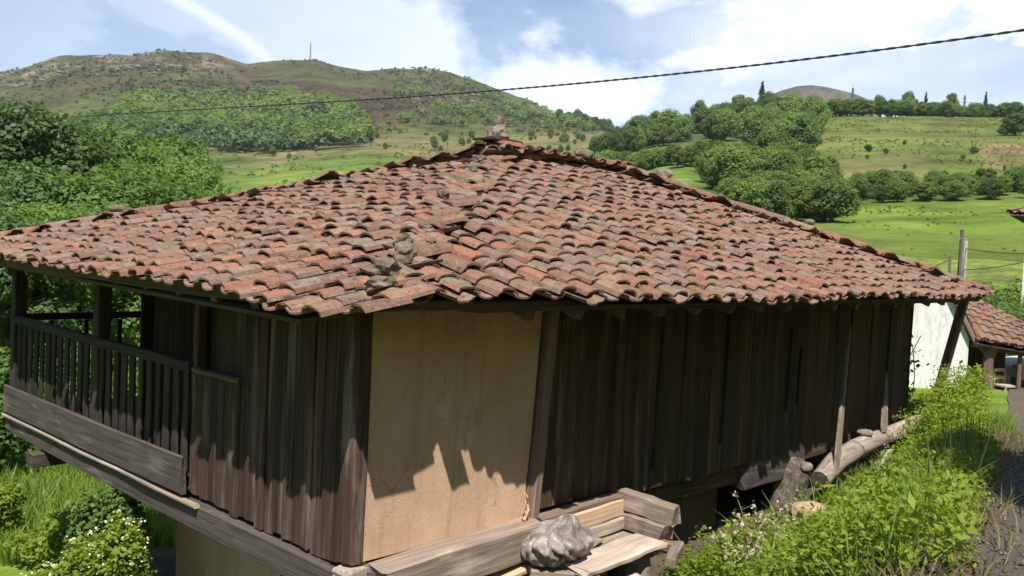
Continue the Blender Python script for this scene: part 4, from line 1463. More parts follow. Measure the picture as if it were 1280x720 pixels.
NEAR = [tree_proto(12, 9, 30000, 0.165, 600 + k, MAT['leaf']) for k in range(3)] + [tree_proto(13, 9, 30000, 0.165, 610 + k, MAT['leafdark']) for k in range(2)]
MID = [tree_proto(9, 8, 6500, 0.28, 620 + k, MAT['farleaf'], 0.18) for k in range(4)] + [tree_proto(9, 7, 6500, 0.28, 630 + k, MAT['leafdark'], 0.18) for k in range(2)]
MID += [tree_proto(9, 5.2, 4200, 0.28, 660 + k, MAT['yellowleaf'], 0.22, limbs=8) for k in range(2)] + [tree_proto(9, 6.5, 3600, 0.3, 670, MAT['farleaf'], 0.25, limbs=8)]
PINE = [tree_proto(13, 5, 1500, 0.55, 640, MAT['leafblue'], conifer=True)]
SHRUB = [tree_proto(2.4, 2.8, 1500, 0.20, 650 + k, MAT['leaf'], 0.05, limbs=6) for k in range(3)]

rd = random.Random(77)
# near wood on the left, beyond the meadow
LEFTW = [(-60, 118, 44, 4, 15), (18, 112, 40, 3, 13), (70, 158, 46, 0, 11.5), (118, 172, 42, 1, 10.5), (160, 160, 50, 2, 12), (205, 165, 54, 0, 12), (236, 188, 50, 1, 10), (30, 190, 33, 4, 10), (95, 205, 34, 1, 9),
         (150, 205, 36, 2, 9.5), (200, 215, 38, 0, 9), (-40, 200, 30, 3, 11), (262, 228, 46, 1, 8), (300, 240, 52, 2, 7), (8, 250, 27, 3, 7), (65, 250, 29, 0, 7), (130, 245, 31, 1, 7.5)]
names = ['tall dark broadleaf tree at the left picture edge, crown cut off by the frame', 'tall dark green tree topping the wood at far left',
         'mid green tree just right of the tall dark tree in the left wood', 'bushy green tree with bare grey branches in the left wood', 'light green round tree in the middle of the left wood',
         'yellowish green tree standing behind the left end of the roof', 'right hand end tree of the left wood against the meadow', 'dark tree in front of the tall one in the left wood',
         'lower green tree with pale limbs above the left hip', 'lower round tree above the middle of the left hip', 'low spreading tree above the upper left hip', 'dark low tree at the left edge behind the gallery',
         'small tree at the meadow edge beyond the left hip', 'last small tree right of the left wood', 'dark shrubby tree behind the gallery post at far left', 'green shrubby tree behind the left eave', 'shrubby tree behind the left eave nearer the wood middle']
for k, (px, py, dd, v, h) in enumerate(LEFTW):
    top = at_depth(px, py, dd)
    pr = NEAR[v]
    base = gz(top[0], top[1])
    hh = top[2] - base
    s_ = hh / (12.2 if v < 3 else 13.2)
    wide = max(0.62, min(1.25, h / 12.0)) if s_ > 1 else s_
    place_tree('broadleaf_tree', pr, (top[0], top[1], base), rd.uniform(0, 6.28), (wide * 1.05, wide * 1.05, s_), names[k], 'trees of the wood left of the granary')


SPAN = {'trees of the spur wood': (860, 1050, 3.3, 7.5), 'trees above the upper meadow': (775, 1015, 9, 14), 'tree belt between the fields': (934, 997, 9, 13), 'hedge below the upper meadow': (735, 965, 4, 6.5), 'trees at the valley head': (735, 840, 6, 10), 'trees on the far saddle': (690, 806, 12, 20), 'hedge on the pasture crest': (1015, 1301, 4.5, 8.5), 'scrub strip': (1050, 1290, 1.8, 4.2), 'scattered pasture bushes': (1010, 1290, 1, 2.2), 'terrace bushes': (330, 740, 3, 8), 'lone mountain bushes': (65, 220, 4, 9)}


def own_label(label, group, px, h):
    """where a plant stands in its row and how tall it is beside its neighbours"""
    lo, hi, h0, h1 = SPAN[group]
    f_, g_ = (px - lo) / (hi - lo), (h - h0) / (h1 - h0)
    size = ('smallest', 'small', 'mid-sized', 'large', 'largest')[int(min(4.99, max(0, g_ * 5)))]
    place = ('at its left end', 'left of its middle', 'in its middle', 'right of its middle', 'at its right end')[int(min(4.99, max(0, f_ * 5)))]
    return '%s %s, %s' % (size, label, place)


def hill_tree(px, y, pr, h, label, group, name='broadleaf_tree', wide=1.0, cat='tree'):
    if group in SPAN: label = own_label(label, group, px, h)
    x = (px - 640) / 1159.0 * y
    s_ = h / {0: 9.2, 1: 9.2, 2: 13.0, 3: 2.5}[pr[0]]
    src = {0: MID, 1: MID, 2: PINE, 3: SHRUB}[pr[0]][pr[1]]
    return place_tree(name, src, (x, y, gz(x, y) - 0.15 * h * (pr[0] != 2) * 0.6), rd.uniform(0, 6.28), (s_ * wide * rd.uniform(0.8, 1.25), s_ * wide * rd.uniform(0.8, 1.25), s_), label, group, cat)


# wood on the spur right of the roof
for k in range(190):
    px = rd.uniform(850, 1060); y = rd.uniform(92, 190)
    lim = 860 + (190 - y) * 0.5
    if px < lim or px > 985 + (190 - y) * 0.9: continue
    hill_tree(px, y, (0, rd.choice((0, 1, 2, 3, 6, 7, 8))), rd.uniform(4.5, 7.5) * (0.72 if y < 125 else 1.0), 'round tree of the slope wood above the right hip', 'trees of the spur wood', wide=1.1)
for k in range(70):
    px = rd.uniform(775, 1015)
    y = rd.uniform(308, 430)
    if px < 860 and y > 400: continue
    hill_tree(px, y, (0, rd.randrange(9)), rd.uniform(9, 14), 'tree of the wood above the upper meadow', 'trees above the upper meadow', wide=1.05)
for k in range(18):
    px = 952 + rd.uniform(-18, 45) ; y = rd.uniform(200, 310)
    hill_tree(px, y, (0, rd.randrange(9)), rd.uniform(9, 13), 'tree of the belt beside the big pasture', 'tree belt between the fields')
hill_tree(938, 400, (2, 0), 15, 'tall dark conifer standing alone above the wood crest', None, 'conifer_tree', 1.1)
for k in range(30):
    f_ = k / 29
    px = 735 + f_ * 230
    hill_tree(px, 208 + rd.uniform(-5, 5), (0, rd.randrange(9)), rd.uniform(4, 6.5), 'bush of the hedge below the upper meadow', 'hedge below the upper meadow', wide=1.2)
for k in range(16):
    hill_tree(735 + k * 6.5, 300 + rd.uniform(-12, 30), (0, rd.randrange(9)), rd.uniform(6, 10), 'tree of the valley head by the mountain foot', 'trees at the valley head')
for k in range(26):
    hill_tree(690 + k * 4.6 + rd.uniform(-3, 3), 900 + rd.uniform(-40, 60), (0, 4 + rd.randrange(2)), rd.uniform(12, 20), 'dark tree of the far saddle', 'trees on the far saddle')
# hedge along the crest of the big pasture
for k in range(56):
    px = 1015 + k * 5.2 + rd.uniform(-3, 3)
    hill_tree(px, 352 + rd.uniform(-3, 8), (0, rd.randrange(9)), rd.uniform(4.5, 8.5), 'tree of the hedge on the pasture crest', 'hedge on the pasture crest', wide=1.15)
for (px, h, kd, lab) in ((1119, 12, (0, 4), 'broad round tree rising from the crest hedge left of the slender one'), (1141, 10, (2, 0), 'slender dark tree on the crest right of the broad round one'),
                         (1174, 13, (0, 7), 'tall ragged tree on the crest left of the pylon'), (1215, 11, (2, 0), 'thin dark tree on the crest right of the pylon'), (1084, 10, (0, 4), 'small dark tree in the crest hedge left of the broad one')):
    hill_tree(px, 358, kd, h, lab, None, 'crest_tree', 0.8 if kd[0] == 0 else 1.0)
hill_tree(1254, 262, (0, 5), 7.5, 'dark round bush standing alone in the big pasture', None, 'round_bush', 1.3, 'bush')
hill_tree(1240, 262, (0, 4), 3.6, 'low dark bush beside the lone round one', None, 'low_bush', 1.2, 'bush')
# scrub strip between pasture and lower meadow
for k in range(64):
    px = 1050 + rd.random() * 240
    y = 129 + rd.random() * 28
    hill_tree(px, y, (0, rd.choice((0, 1, 2, 3, 4, 6, 7, 8))), rd.uniform(1.8, 4.2), 'bush of the scrub strip above the lower meadow', 'scrub strip', 'hedge_bush', 1.25, 'bush')
for k in range(12):
    hill_tree(1010 + rd.random() * 280, 165 + rd.random() * 50, (0, rd.randrange(9)), rd.uniform(1.0, 2.2), 'bush scattered on the big pasture', 'scattered pasture bushes', 'pasture_bush', 1.2, 'bush')
# bushes dotted over the tan bench below the mountain
for k in range(46):
    hill_tree(rd.uniform(330, 740), rd.uniform(480, 700), (0, rd.randrange(9)), rd.uniform(3, 8), 'bush of the tan terrace under the mountain', 'terrace bushes', 'terrace_bush', 1.0, 'bush')
for k, px in enumerate((120, 137, 176, 212, 90, 72)):
    hill_tree(px + rd.uniform(-9, 9), 1010 + rd.uniform(-60, 60), (0, 4), rd.uniform(4, 9), 'lone dark bush on the mountain flank', 'lone mountain bushes', 'mountain_bush', 1.1, 'bush')
# scree-side shrubs, one mass; forest on the mountain foot, one mass


def far_mass(name, pts, hts, leaf_n, leaf_rel, mat, label, cat, seed):
    rs = np.random.default_rng(seed)
    Vs = []
    for (x, y, z), h in zip(pts, hts):
        n = leaf_n
        dr = rs.normal(size=(n, 3)); dr[:, 2] = np.abs(dr[:, 2]) * 0.9 - 0.15
        dr /= np.linalg.norm(dr, axis=1, keepdims=True)
        c = np.array([x, y, z + h * 0.4]) + dr * np.array([h * 0.55, h * 0.55, h * 0.6]) * rs.uniform(0.7, 1.05, n)[:, None]
        V, _ = leaf_array(c, h * leaf_rel, rs, 1.4, 0.4, dr * 1.6)
        Vs.append(V)
    V = np.concatenate(Vs)
    o_ = link(name, mesh_np(name, V, np.arange(len(V)).reshape(-1, 4), mat))
    return tag(o_, label, cat, None, 'stuff')


pts, hts = [], []
rs = np.random.default_rng(9)
while len(pts) < 760:
    px = rs.uniform(90, 450); y = rs.uniform(520, 900)
    x = (px - 640) / 1159 * y
    z = gz(x, y)
    py = float(pyof(np.array(x), np.array(y), np.array(z)))
    topl = 118 + 0.35 * max(0, 330 - px) * (px < 330) * 0.35 + max(0, px - 380) * 0.6 + 34 * float(fbm(np.array(px / 38.0), np.array(1.5), 3, 77))
    if px < 150: topl = 160
    botl = 200 - max(0, px - 330) * 0.20
    if py < topl or py > botl + 6: continue
    pts.append((x, y, z)); hts.append(rs.uniform(9, 16))
tone = [float(fbm(np.array(p[0] / 90), np.array(p[1] / 90), 3, 98)) + rs.normal() * 0.07 for p in pts]
for nm_, mt_, lo_, hi_, lab_, sd_ in (('mountain_forest', 'farleaf', -0.03, 0.09, 'mid green broadleaf forest covering the foot of the mountain', 10),
                                      ('mountain_forest', 'leafdark', -9, -0.03, 'darker forest patches on the foot of the mountain', 18), ('mountain_forest', 'yellowleaf', 0.09, 9, 'yellow green young trees in the forest on the mountain foot', 19)):
    k_ = [q for q in range(len(pts)) if lo_ <= tone[q] < hi_]
    far_mass(nm_, [pts[q] for q in k_], [hts[q] * rs.uniform(0.75, 1.25) for q in k_], 130, 0.15, MAT[mt_], lab_, 'forest', sd_)
pts, hts = [], []
while len(pts) < 230:
    px = rs.uniform(480, 735); y = rs.uniform(760, 1220)
    x = (px - 640) / 1159 * y
    if fbm(np.array(x / 60), np.array(y / 60), 3, 91) < 0.03: continue
    pts.append((x, y, gz(x, y))); hts.append(rs.uniform(5, 10))
far_mass('mountain_scrub', pts, hts, 60, 0.2, MAT['farleaf'], 'scrub scattered over the steep right flank of the mountain', 'scrub', 11)
pts, hts = [], []
while len(pts) < 2600:
    px = rs.uniform(-20, 735); y = rs.uniform(720, 1300)
    x = (px - 640) / 1159 * y
    if fbm(np.array(x / 70), np.array(y / 110), 4, 95) < rs.uniform(-0.12, 0.2): continue
    pts.append((x, y, gz(x, y) - 0.3)); hts.append(rs.uniform(1.2, 3.4))
far_mass('mountain_heather', pts, hts, 14, 0.55, MAT['heather'], 'low heather and gorse covering the open mountain side', 'heather', 12)
pts, hts = [], []
while len(pts) < 1700:
    px = rs.uniform(1000, 1310); y = rs.uniform(48, 340)
    if 124 < y < 158: continue
    x = (px - 640) / 1159 * y
    if fbm(np.array(x / 12), np.array(y / 22), 4, 96) < rs.uniform(-0.1, 0.25): continue
    pts.append((x, y, gz(x, y) - 0.05)); hts.append(rs.uniform(0.08, 0.34) * (0.6 + y / 260))
far_mass('pasture_tufts', pts, hts, 12, 0.5, MAT['tuft'], 'rough grass tufts and rushes dotting the pastures', 'grass tufts', 13)
pts, hts = [], []
while len(pts) < 700:
    px = rs.uniform(200, 740); y = rs.uniform(220, 700)
    x = (px - 640) / 1159 * y
    if fbm(np.array(x / 25), np.array(y / 45), 4, 97) < rs.uniform(-0.1, 0.25): continue
    pts.append((x, y, gz(x, y) - 0.1)); hts.append(rs.uniform(0.5, 1.6))
far_mass('terrace_tufts', pts, hts, 12, 0.5, MAT['tuft'], 'rough grass and bracken on the fields below the mountain', 'grass tufts', 14)
# pale rocks of the summit and of the flank
mbv, mbf, off = [], [], 0
ro = [rock_mesh('rock_outcrop', 1, 1, 1, MAT['rock'], 700 + k, 1, 0.3) for k in range(3)]
rv = [(np.array([v.co[:] for v in m_.vertices]), np.array([p.vertices[:] for p in m_.polygons])) for m_ in ro]
cnt = 0
while cnt < 150:
    if rs.random() < 0.68:
        px, y = rs.uniform(5, 260), rs.uniform(960, 1270)
    else:
        px, y = rs.uniform(500, 690), rs.uniform(860, 1150)
    x = (px - 640) / 1159 * y
    if fbm(np.array(x / 26), np.array(y / 26), 4, 51) < 0.02 and rs.random() < 0.75: continue
    v, f = rv[cnt % 3]
    sz = rs.uniform(0.7, 2.8)
    mbv.append(v * np.array([sz * 1.6, sz * 1.6, sz * 0.6]) + np.array([x, y, gz(x, y) + 0.1]))
    mbf.append(f + off); off += len(v); cnt += 1
tag(link('rock_outcrop', mesh_np('rock_outcrop', np.concatenate(mbv), np.concatenate(mbf), MAT['rock'])), 'pale limestone outcrops strewn over the mountain top', 'rocks', None, 'stuff')


# ---- weeds on the bank between granary and road (one mass)
def bank_weeds():
    rs = np.random.default_rng(20)
    Vs, Ss, Sf, so = [], [], [], 0
    n = 0
    mb = MB()
    while n < 13000:
        s_ = rs.uniform(0.6, 13.5)
        e_ = float(road_edge(np.array(s_)))
        t_ = rs.uniform(0.35 if s_ < 11.4 else -1.2, e_ + 0.05)
        if s_ < 3.6 and t_ < 1.5: continue
        fr = t_ / e_
        if rs.random() < sstep(0.82, 1.0, fr) * 0.75: continue
        if 5.4 < s_ < 9.2 and t_ < 0.75: continue
        if 9.2 <= s_ < 11.4 and t_ < 0.6: continue
        p = P0 + s_ * D1 - t_ * D2
        z = gz(p[0], p[1])
        h = rs.uniform(0.18, 0.56) * (1.1 - 0.5 * sstep(0.7, 1.0, fr)) * (0.75 + 0.5 * (float(vnoise(np.array(p[0] * 0.9), np.array(p[1] * 0.9), 4))))
        if 5.5 < s_ < 9.0: h *= 0.8
        if s_ > 8.0 and t_ > 0.7: h *= 1.0 + 1.1 * sstep(8.0, 10.5, s_)
        if s_ > 8 and 640 + 1159 * p[0] / p[1] > 1226: continue
        lean = rs.normal(size=2) * 0.14
        k = int(14 + h * 34)
        f_ = rs.uniform(0.12, 1.0, k)
        ph = rs.uniform(0, 6.28, k)
        out_ = (0.02 + 0.10 * (1 - f_ * 0.6)) * rs.uniform(0.5, 1.2, k)
        c = np.stack([p[0] + lean[0] * f_ * h + np.cos(ph) * out_, p[1] + lean[1] * f_ * h + np.sin(ph) * out_, z + f_ * h], 1)
        V, _ = leaf_array(c, 0.021 if rs.random() < 0.85 else 0.036, rs, 2.2, 0.45)
        Vs.append(V)
        n += 1
    V = np.concatenate(Vs)
    o_ = link('bank_weeds', mesh_np('bank_weeds', V, np.arange(len(V)).reshape(-1, 4), MAT['weed']))
    tag(o_, 'bright green nettles and weeds covering the bank between granary and road', 'weeds', None, 'stuff')


bank_weeds()


def blades(name, n, spot, hh, w, mat, label, seed, bend=0.35):
    """grass blades, three-point strips; spot(rs) returns x, y or None"""
    rs = np.random.default_rng(seed)
    V = []
    got = 0
    xs, ys = [], []
    while got < n:
        q = spot(rs)
        if q is None: continue
        xs.append(q[0]); ys.append(q[1]); got += 1
    xs, ys = np.array(xs), np.array(ys)
    z = ground_z(xs, ys)
    a = rs.uniform(0, 6.28, n)
    h = hh * rs.uniform(0.5, 1.3, n)
    dx, dy = np.cos(a), np.sin(a)
    bx, by = rs.normal(size=n) * bend * h, rs.normal(size=n) * bend * h
    ww = w * rs.uniform(0.6, 1.4, n)
    p = np.stack([xs, ys, z - 0.02], 1)
    sd = np.stack([dx * ww, dy * ww, np.zeros(n)], 1)
    mid = p + np.stack([bx * 0.35, by * 0.35, h * 0.6], 1)
    tip = p + np.stack([bx, by, h], 1)
    Vv = np.stack([p - sd, p + sd, mid + sd * 0.7, mid - sd * 0.7, tip + sd * 0.1, tip - sd * 0.1], 1).reshape(-1, 3)
    b = np.arange(n) * 6
    Fq = np.concatenate([np.stack([b, b + 1, b + 2, b + 3], 1), np.stack([b + 3, b + 2, b + 4, b + 5], 1)])
    return tag(link(name, mesh_np(name, Vv, Fq, mat)), label, 'grass', None, 'stuff')


def verge(rs):
    s_ = rs.uniform(-1, 14); e_ = float(road_edge(np.array(s_)))
    t_ = e_ + rs.normal() * 0.32 - 0.25
    p = P0 + s_ * D1 - t_ * D2
    return p


blades('verge_grass', 5200, verge, 0.17, 0.006, MAT['drygrass'], 'dry brown grass along the edge of the road', 31, 0.6)


def bankgrass(rs):
    s_ = rs.uniform(0.6, 14); e_ = float(road_edge(np.array(s_)))
    t_ = rs.uniform(0.3, e_ - 0.2)
    if s_ < 3.6 and t_ < 1.3: return None
    return P0 + s_ * D1 - t_ * D2


blades('bank_grass', 9000, bankgrass, 0.42, 0.007, MAT['grass'], 'long green grass growing among the weeds on the bank', 32)


def leftmeadow(rs):
    y = rs.uniform(8.5, 26); px = rs.uniform(-40, 330)
    x = (px - 640) / 1159 * y
    rx, ry = x - P0[0], y - P0[1]
    if rx * D1[0] + ry * D1[1] > 0.2: return None
    return x, y


blades('meadow_grass', 30000, leftmeadow, 0.09, 0.008, MAT['grass'], 'short bright meadow grass below the gallery', 33)


def backmeadow(rs):
    y = rs.uniform(14, 30); px = rs.uniform(0, 230)
    return (px - 640) / 1159 * y, y


blades('orchard_grass', 16000, backmeadow, 0.3, 0.014, MAT['grass'], 'rough grass on the slope behind the gallery', 34)


def gravel():
    rs = np.random.default_rng(51)
    base = np.array([(0, 0, 1), (1, 0, 0), (0, 1, 0), (-1, 0, 0), (0, -1, 0), (0, 0, -0.5)], float)
    fc = np.array([(0, 1, 2), (0, 2, 3), (0, 3, 4), (0, 4, 1), (5, 2, 1), (5, 3, 2), (5, 4, 3), (5, 1, 4)])
    Vs, Fs = [], []
    for k in range(2600):
        s_ = rs.uniform(-1.5, 12)
        n_ = float(road_edge(np.array(s_))) + rs.exponential(0.55) - 0.15
        q = P0 + s_ * D1 - n_ * D2
        sz = rs.uniform(0.006, 0.02) * (1.8 if rs.random() > 0.95 else 1.0)
        v = base * (1 + 0.35 * rs.normal(size=(6, 1))) * sz * np.array([1.3, 1.0, 0.7])
        a = rs.uniform(0, 6.28)
        v = np.stack([v[:, 0] * math.cos(a) - v[:, 1] * math.sin(a), v[:, 0] * math.sin(a) + v[:, 1] * math.cos(a), v[:, 2]], 1)
        Vs.append(v + np.array([q[0], q[1], gz(q[0], q[1]) + 0.034])); Fs.append(fc + 6 * k)
    tag(link('road_gravel', mesh_np('road_gravel', np.concatenate(Vs), np.concatenate(Fs), MAT['darkstone'])), 'loose gravel strewn along the edge of the road', 'gravel', None, 'stuff')


gravel()


def weed_stems():
    rs = np.random.default_rng(52)
    mb = MB()
    n = 0
    while n < 230:
        s_ = rs.uniform(2.0, 12.5); e_ = float(road_edge(np.array(s_)))
        t_ = rs.uniform(0.5, e_)
        if s_ < 3.6 and t_ < 1.7: continue
        q = B(s_, -t_)
        if s_ > 8 and 640 + 1159 * q.x / q.y > 1226: continue
        z = gz(q.x, q.y)
        h = rs.uniform(0.3, 0.62)
        a = Vector((q.x, q.y, z)); l_ = Vector((rs.normal() * 0.08, rs.normal() * 0.08, h))
        mb.tube([a, a + l_ * 0.5 + Vector((rs.normal() * 0.02, 0, 0)), a + l_], [0.007, 0.006, 0.003], 4, cap=False)
        n += 1
    tag(mb.build('weed_stems', MAT['stem']), 'tall upright weed stems standing in the bank', 'weeds', None, 'stuff')


weed_stems()

# ---- dry stalks with seed heads against the dark wall
def stalk_clump(p, h, n, label, seed, spread=0.35):
    rs = np.random.default_rng(seed)
    S = empty('dry_stalk_plant', p, 0, label, 'dry plant')
    mb = MB()
    heads = []
    for k in range(n):
        a = rs.uniform(0, 6.28); sp = rs.uniform(0.2, 1) * spread
        hh = h * rs.uniform(0.6, 1.05)
        tip = Vector((math.cos(a) * sp, math.sin(a) * sp, hh))
        midp = Vector((tip.x * 0.4, tip.y * 0.4, hh * 0.55))
        mb.tube([(0.03 * math.cos(a), 0.03 * math.sin(a), 0), midp, tip], [0.009, 0.007, 0.004], 4)
        for q in range(4):
            f_ = rs.uniform(0.5, 0.95)
            b0 = midp.lerp(tip, max(0, (f_ - 0.5) * 2))
            b1 = b0 + Vector((rs.normal() * 0.09, rs.normal() * 0.09, rs.uniform(0.05, 0.16)))
            mb.tube([b0, b1], [0.004, 0.003], 3)
            heads.append(b1)
        heads.append(tip)
    mb.build('stem', MAT['seed'], S)
    hc = np.repeat(np.array([tuple(x) for x in heads]), 6, axis=0)
    hc = hc + rs.normal(size=hc.shape) * 0.022
    V, Fq = leaf_array(hc, 0.032, rs, 1.3, 0.3)
    link('seed_head', mesh_np('seed_head', V, Fq, MAT['seed']), S)['kind'] = 'stuff'
    lc = rs.normal(size=(60, 3)) * np.array([spread * 0.6, spread * 0.6, h * 0.2]) + np.array([0, 0, h * 0.35])
    V, Fq = leaf_array(lc, 0.07, rs, 1.8, 0.5)
    link('leaf', mesh_np('leaf', V, Fq, MAT['weed']), S)['kind'] = 'stuff'


def bank_pt(s_, n_, dz=0.0):
    p = B(s_, -n_)
    return Vector((p.x, p.y, gz(p.x, p.y) + dz))


stalk_clump(bank_pt(3.9, 1.15), 1.05, 7, 'tall dry seed stalks nearest the landing against the dark wall', 801)
stalk_clump(bank_pt(4.55, 0.95), 1.0, 7, 'dry seed stalks between the landing and the tan stone', 802)
stalk_clump(bank_pt(5.35, 0.9), 0.75, 6, 'short dry stalks just left of the rounded tan stone', 803)
stalk_clump(bank_pt(7.6, 0.95), 0.7, 4, 'thin pale stalks in front of the dark gap under the log', 804, 0.2)
stalk_clump(bank_pt(2.45, 1.6), 0.62, 6, 'low dry stalks in front of the flat board of the landing', 805, 0.3)


# dead leaves and twigs under the log
def litter():
    rs = np.random.default_rng(40)
    n = 420
    s_ = rs.uniform(7.9, 11.0, n); t_ = -rs.uniform(0.05, 0.85, n)
    x = P0[0] + s_ * D1[0] + t_ * D2[0]; y = P0[1] + s_ * D1[1] + t_ * D2[1]
    z = ground_z(x, y) + rs.uniform(0.02, 0.35, n) * (1 - 0.5 * np.abs(t_))
    V, Fq = leaf_array(np.stack([x, y, z], 1), 0.075, rs, 1.5, 0.5)
    tag(link('dead_leaves', mesh_np('dead_leaves', V, Fq, MAT['deadleaf'])), 'heap of dead leaves and twigs under the log', 'dead leaves', None, 'stuff')
    mb = MB()
    for k in range(60):
        q = B(rs.uniform(8.0, 11.2), -rs.uniform(0.1, 0.8))
        zz_ = gz(q.x, q.y)
        a = Vector((q.x, q.y, zz_)); b = a + Vector((rs.normal() * 0.25, rs.normal() * 0.25, rs.uniform(0.1, 0.45)))
        mb.tube([a, a.lerp(b, 0.5) + Vector((rs.normal() * 0.04, 0, 0.03)), b], [0.008, 0.006, 0.003], 4)
    tag(mb.build('dry_twigs', MAT['greypole']), 'tangle of dry twigs under the log', 'twigs', None, 'stuff')


litter()


# climbing tangle at the far end of the wall
def vine():
    rs = np.random.default_rng(41)
    base = B(11.0, 0.25, -2.5)
    Vn = empty('climbing_plant', base, 0, 'leafy climber tangled between the wall end and the leaning strut', 'climber')
    mb = MB()
    for k in range(9):
        p = Vector((rs.normal() * 0.08, rs.normal() * 0.15, 0))
        pts = [p]
        for q in range(7):
            p = p + Vector((rs.normal() * 0.07, rs.normal() * 0.1, 0.2))
            pts.append(p)
        mb.tube(pts, 0.008, 4)
    mb.build('stem', MAT['greypole'], Vn)
    c = rs.normal(size=(260, 3)) * np.array([0.14, 0.2, 0.0]) + np.array([0, 0, 0]); c[:, 2] = rs.uniform(0, 1.35, 260)
    V, Fq = leaf_array(c, 0.08, rs, 1.4, 0.3)
    link('leaf', mesh_np('leaf', V, Fq, MAT['leafdark']), Vn)['kind'] = 'stuff'


vine()


# ---- shrubs at lower left
def shrub(p, w, h, n, leaf, seed, label, mat, flowers=0, name='shrub', grp=None):
    rs = np.random.default_rng(seed)
    S = empty(name, p, 0, label, 'shrub', grp)
    rd_ = random.Random(seed)
    lobes = []
    for k in range(9):
        a = k * 2.4
        r_ = w * rd_.uniform(0.18, 0.3)
        lobes.append((math.cos(a) * w * 0.3 * rd_.random(), math.sin(a) * w * 0.3 * rd_.random(), h * rd_.uniform(0.3, 0.75), r_, r_, h * 0.28))
    c, dr = crown_points(n, lobes, rs, 0.45)
    V, Fq = leaf_array(c, leaf, rs, 1.7, 0.4, dr * 0.8)
    link('foliage', mesh_np('foliage', V, Fq, mat), S)
    mb = MB()
    for lb in lobes[:6]:
        mb.tube([(0, 0, -0.2), (lb[0] * 0.5, lb[1] * 0.5, lb[2] * 0.6), (lb[0], lb[1], lb[2] + 0.1)], [0.03, 0.02, 0.008], 5)
    mb.build('stem', MAT['bark'], S)
    if flowers:
        c, dr = crown_points(flowers, lobes, rs, 0.96)
        keep = (dr[:, 2] > -0.1) | (dr[:, 1] < -0.3)
        c = c[keep]
        cc = np.repeat(c, 9, axis=0) + rs.normal(size=(len(c) * 9, 3)) * np.array([0.032, 0.032, 0.012])
        V, Fq = leaf_array(cc, 0.022, rs, 1.1, 1.4)
        link('flower_head', mesh_np('flower_head', V, Fq, MAT['flower']), S)['kind'] = 'stuff'
    return S


def gp(px, y, dz=0.0):
    x = (px - 640) / 1159 * y
    return (x, y, gz(x, y) + dz)


def by_top(px, py, y):
    """ground point and height of a plant whose top is seen at (px, py) at depth y"""
    q = at_depth(px, py, y)
    g_ = gz(q[0], q[1])
    return (q[0], q[1], g_), max(0.3, (q[2] - g_) / 0.98)


p_, h_ = by_top(110, 655, 8.9)
shrub(p_, 1.15, h_, 16000, 0.036, 820, 'shrub covered in cream flower heads at the foot of the plastered lower wall', MAT['weed'], 420, 'flowering_shrub')
p_, h_ = by_top(66, 690, 9.0)
shrub(p_, 0.7, h_, 8000, 0.036, 821, 'lower flowering shrub left of the larger cream flowered one', MAT['weed'], 150, 'flowering_shrub')
p_, h_ = by_top(126, 618, 9.8)
shrub(p_, 1.0, h_, 14000, 0.042, 822, 'grey green leafy shrub under the gallery corner above the flowers', MAT['leaf'], 16, 'leafy_shrub')
shrub(gp(95, 14.0, 0.0), 1.6, 0.7, 6000, 0.05, 823, 'yellow green low shrub in the meadow below the gallery end', MAT['weed'], 0, 'leafy_shrub')
shrub(gp(2, 19.0, 0.0), 1.6, 2.6, 8000, 0.075, 824, 'dark bush at the left picture edge beside the gallery post', MAT['leaf'], 0, 'leafy_shrub')
shrub(gp(-4, 15.5, 0.0), 1.0, 1.1, 5000, 0.06, 825, 'pale flowering bush at the left edge below the hand rail', MAT['weed'], 14, 'leafy_shrub')
for k, (px, y, w_, h_) in enumerate(((120, 24, 3.0, 3.4), (165, 22, 2.2, 2.6), (60, 27, 3.2, 4.2), (185, 18, 1.6, 1.7))):
    shrub(gp(px, y), w_ * 0.8, h_ * 0.85, 9000, 0.07, 830 + k, ('leafy shrub seen between the gallery posts', 'bright shrub seen right of the middle gallery post', 'tall shrub seen just right of the gallery corner post', 'low yellow green shrub behind the back rail at the room wall')[k],
          (MAT['leaf'], MAT['weed'], MAT['leaf'], MAT['weed'])[k], 0, 'leafy_shrub', 'shrubs behind the gallery')

# ------------------------------------------------------------------ neighbours on the right
# white gabled house with lean-to porch
HY = 22.5
hb = at_depth(1166, 497, HY)
zf = -3.25
HA = R(-14)
H = empty('white_house', (hb[0], hb[1], zf), HA, 'small white gabled house with brown tiled roof beyond the granary end', 'house')
RZ = 2.86          # ridge above the floor
mb = MB()
xw = 0.72
hl = -3.3          # left end of the gable, behind the granary
zeave = 1.52
mb.add([(hl, 0, -0.4), (xw, 0, -0.4), (xw, 0, zeave), (0.12, 0, RZ), (hl, 0, RZ - 1.9),
        (hl, 6, -0.4), (xw, 6, -0.4), (xw, 6, zeave), (0.12, 6, RZ), (hl, 6, RZ - 1.9)],
       [(0, 1, 2, 3, 4), (9, 8, 7, 6, 5), (1, 6, 7, 2), (5, 0, 4, 9), (4, 3, 8, 9), (3, 2, 7, 8)])
mb.build('wall', MAT['white'], H)
# verge board down the gable slope
me_ = plank_mesh('verge_board', 0.09, 0.1, 1.62, MAT['deck'], 901)
dv = Vector((xw + 0.14, 0, zeave - 0.1)) - Vector((0.08, 0, RZ + 0.08))


def beam_in(parent, name, a, b, w, h, mat, seed):
    return beam(name, a, b, w, h, mat, parent, seed=seed, seg=3)


beam_in(H, 'verge_board', (0.06, -0.12, RZ + 0.1), (xw + 0.16, -0.12, zeave - 0.14), 0.07, 0.1, WB['brown'], 902)
beam_in(H, 'verge_board', (0.06, -0.12, RZ + 0.1), (hl - 0.2, -0.12, RZ - 2.0), 0.07, 0.1, WB['brown'], 903)


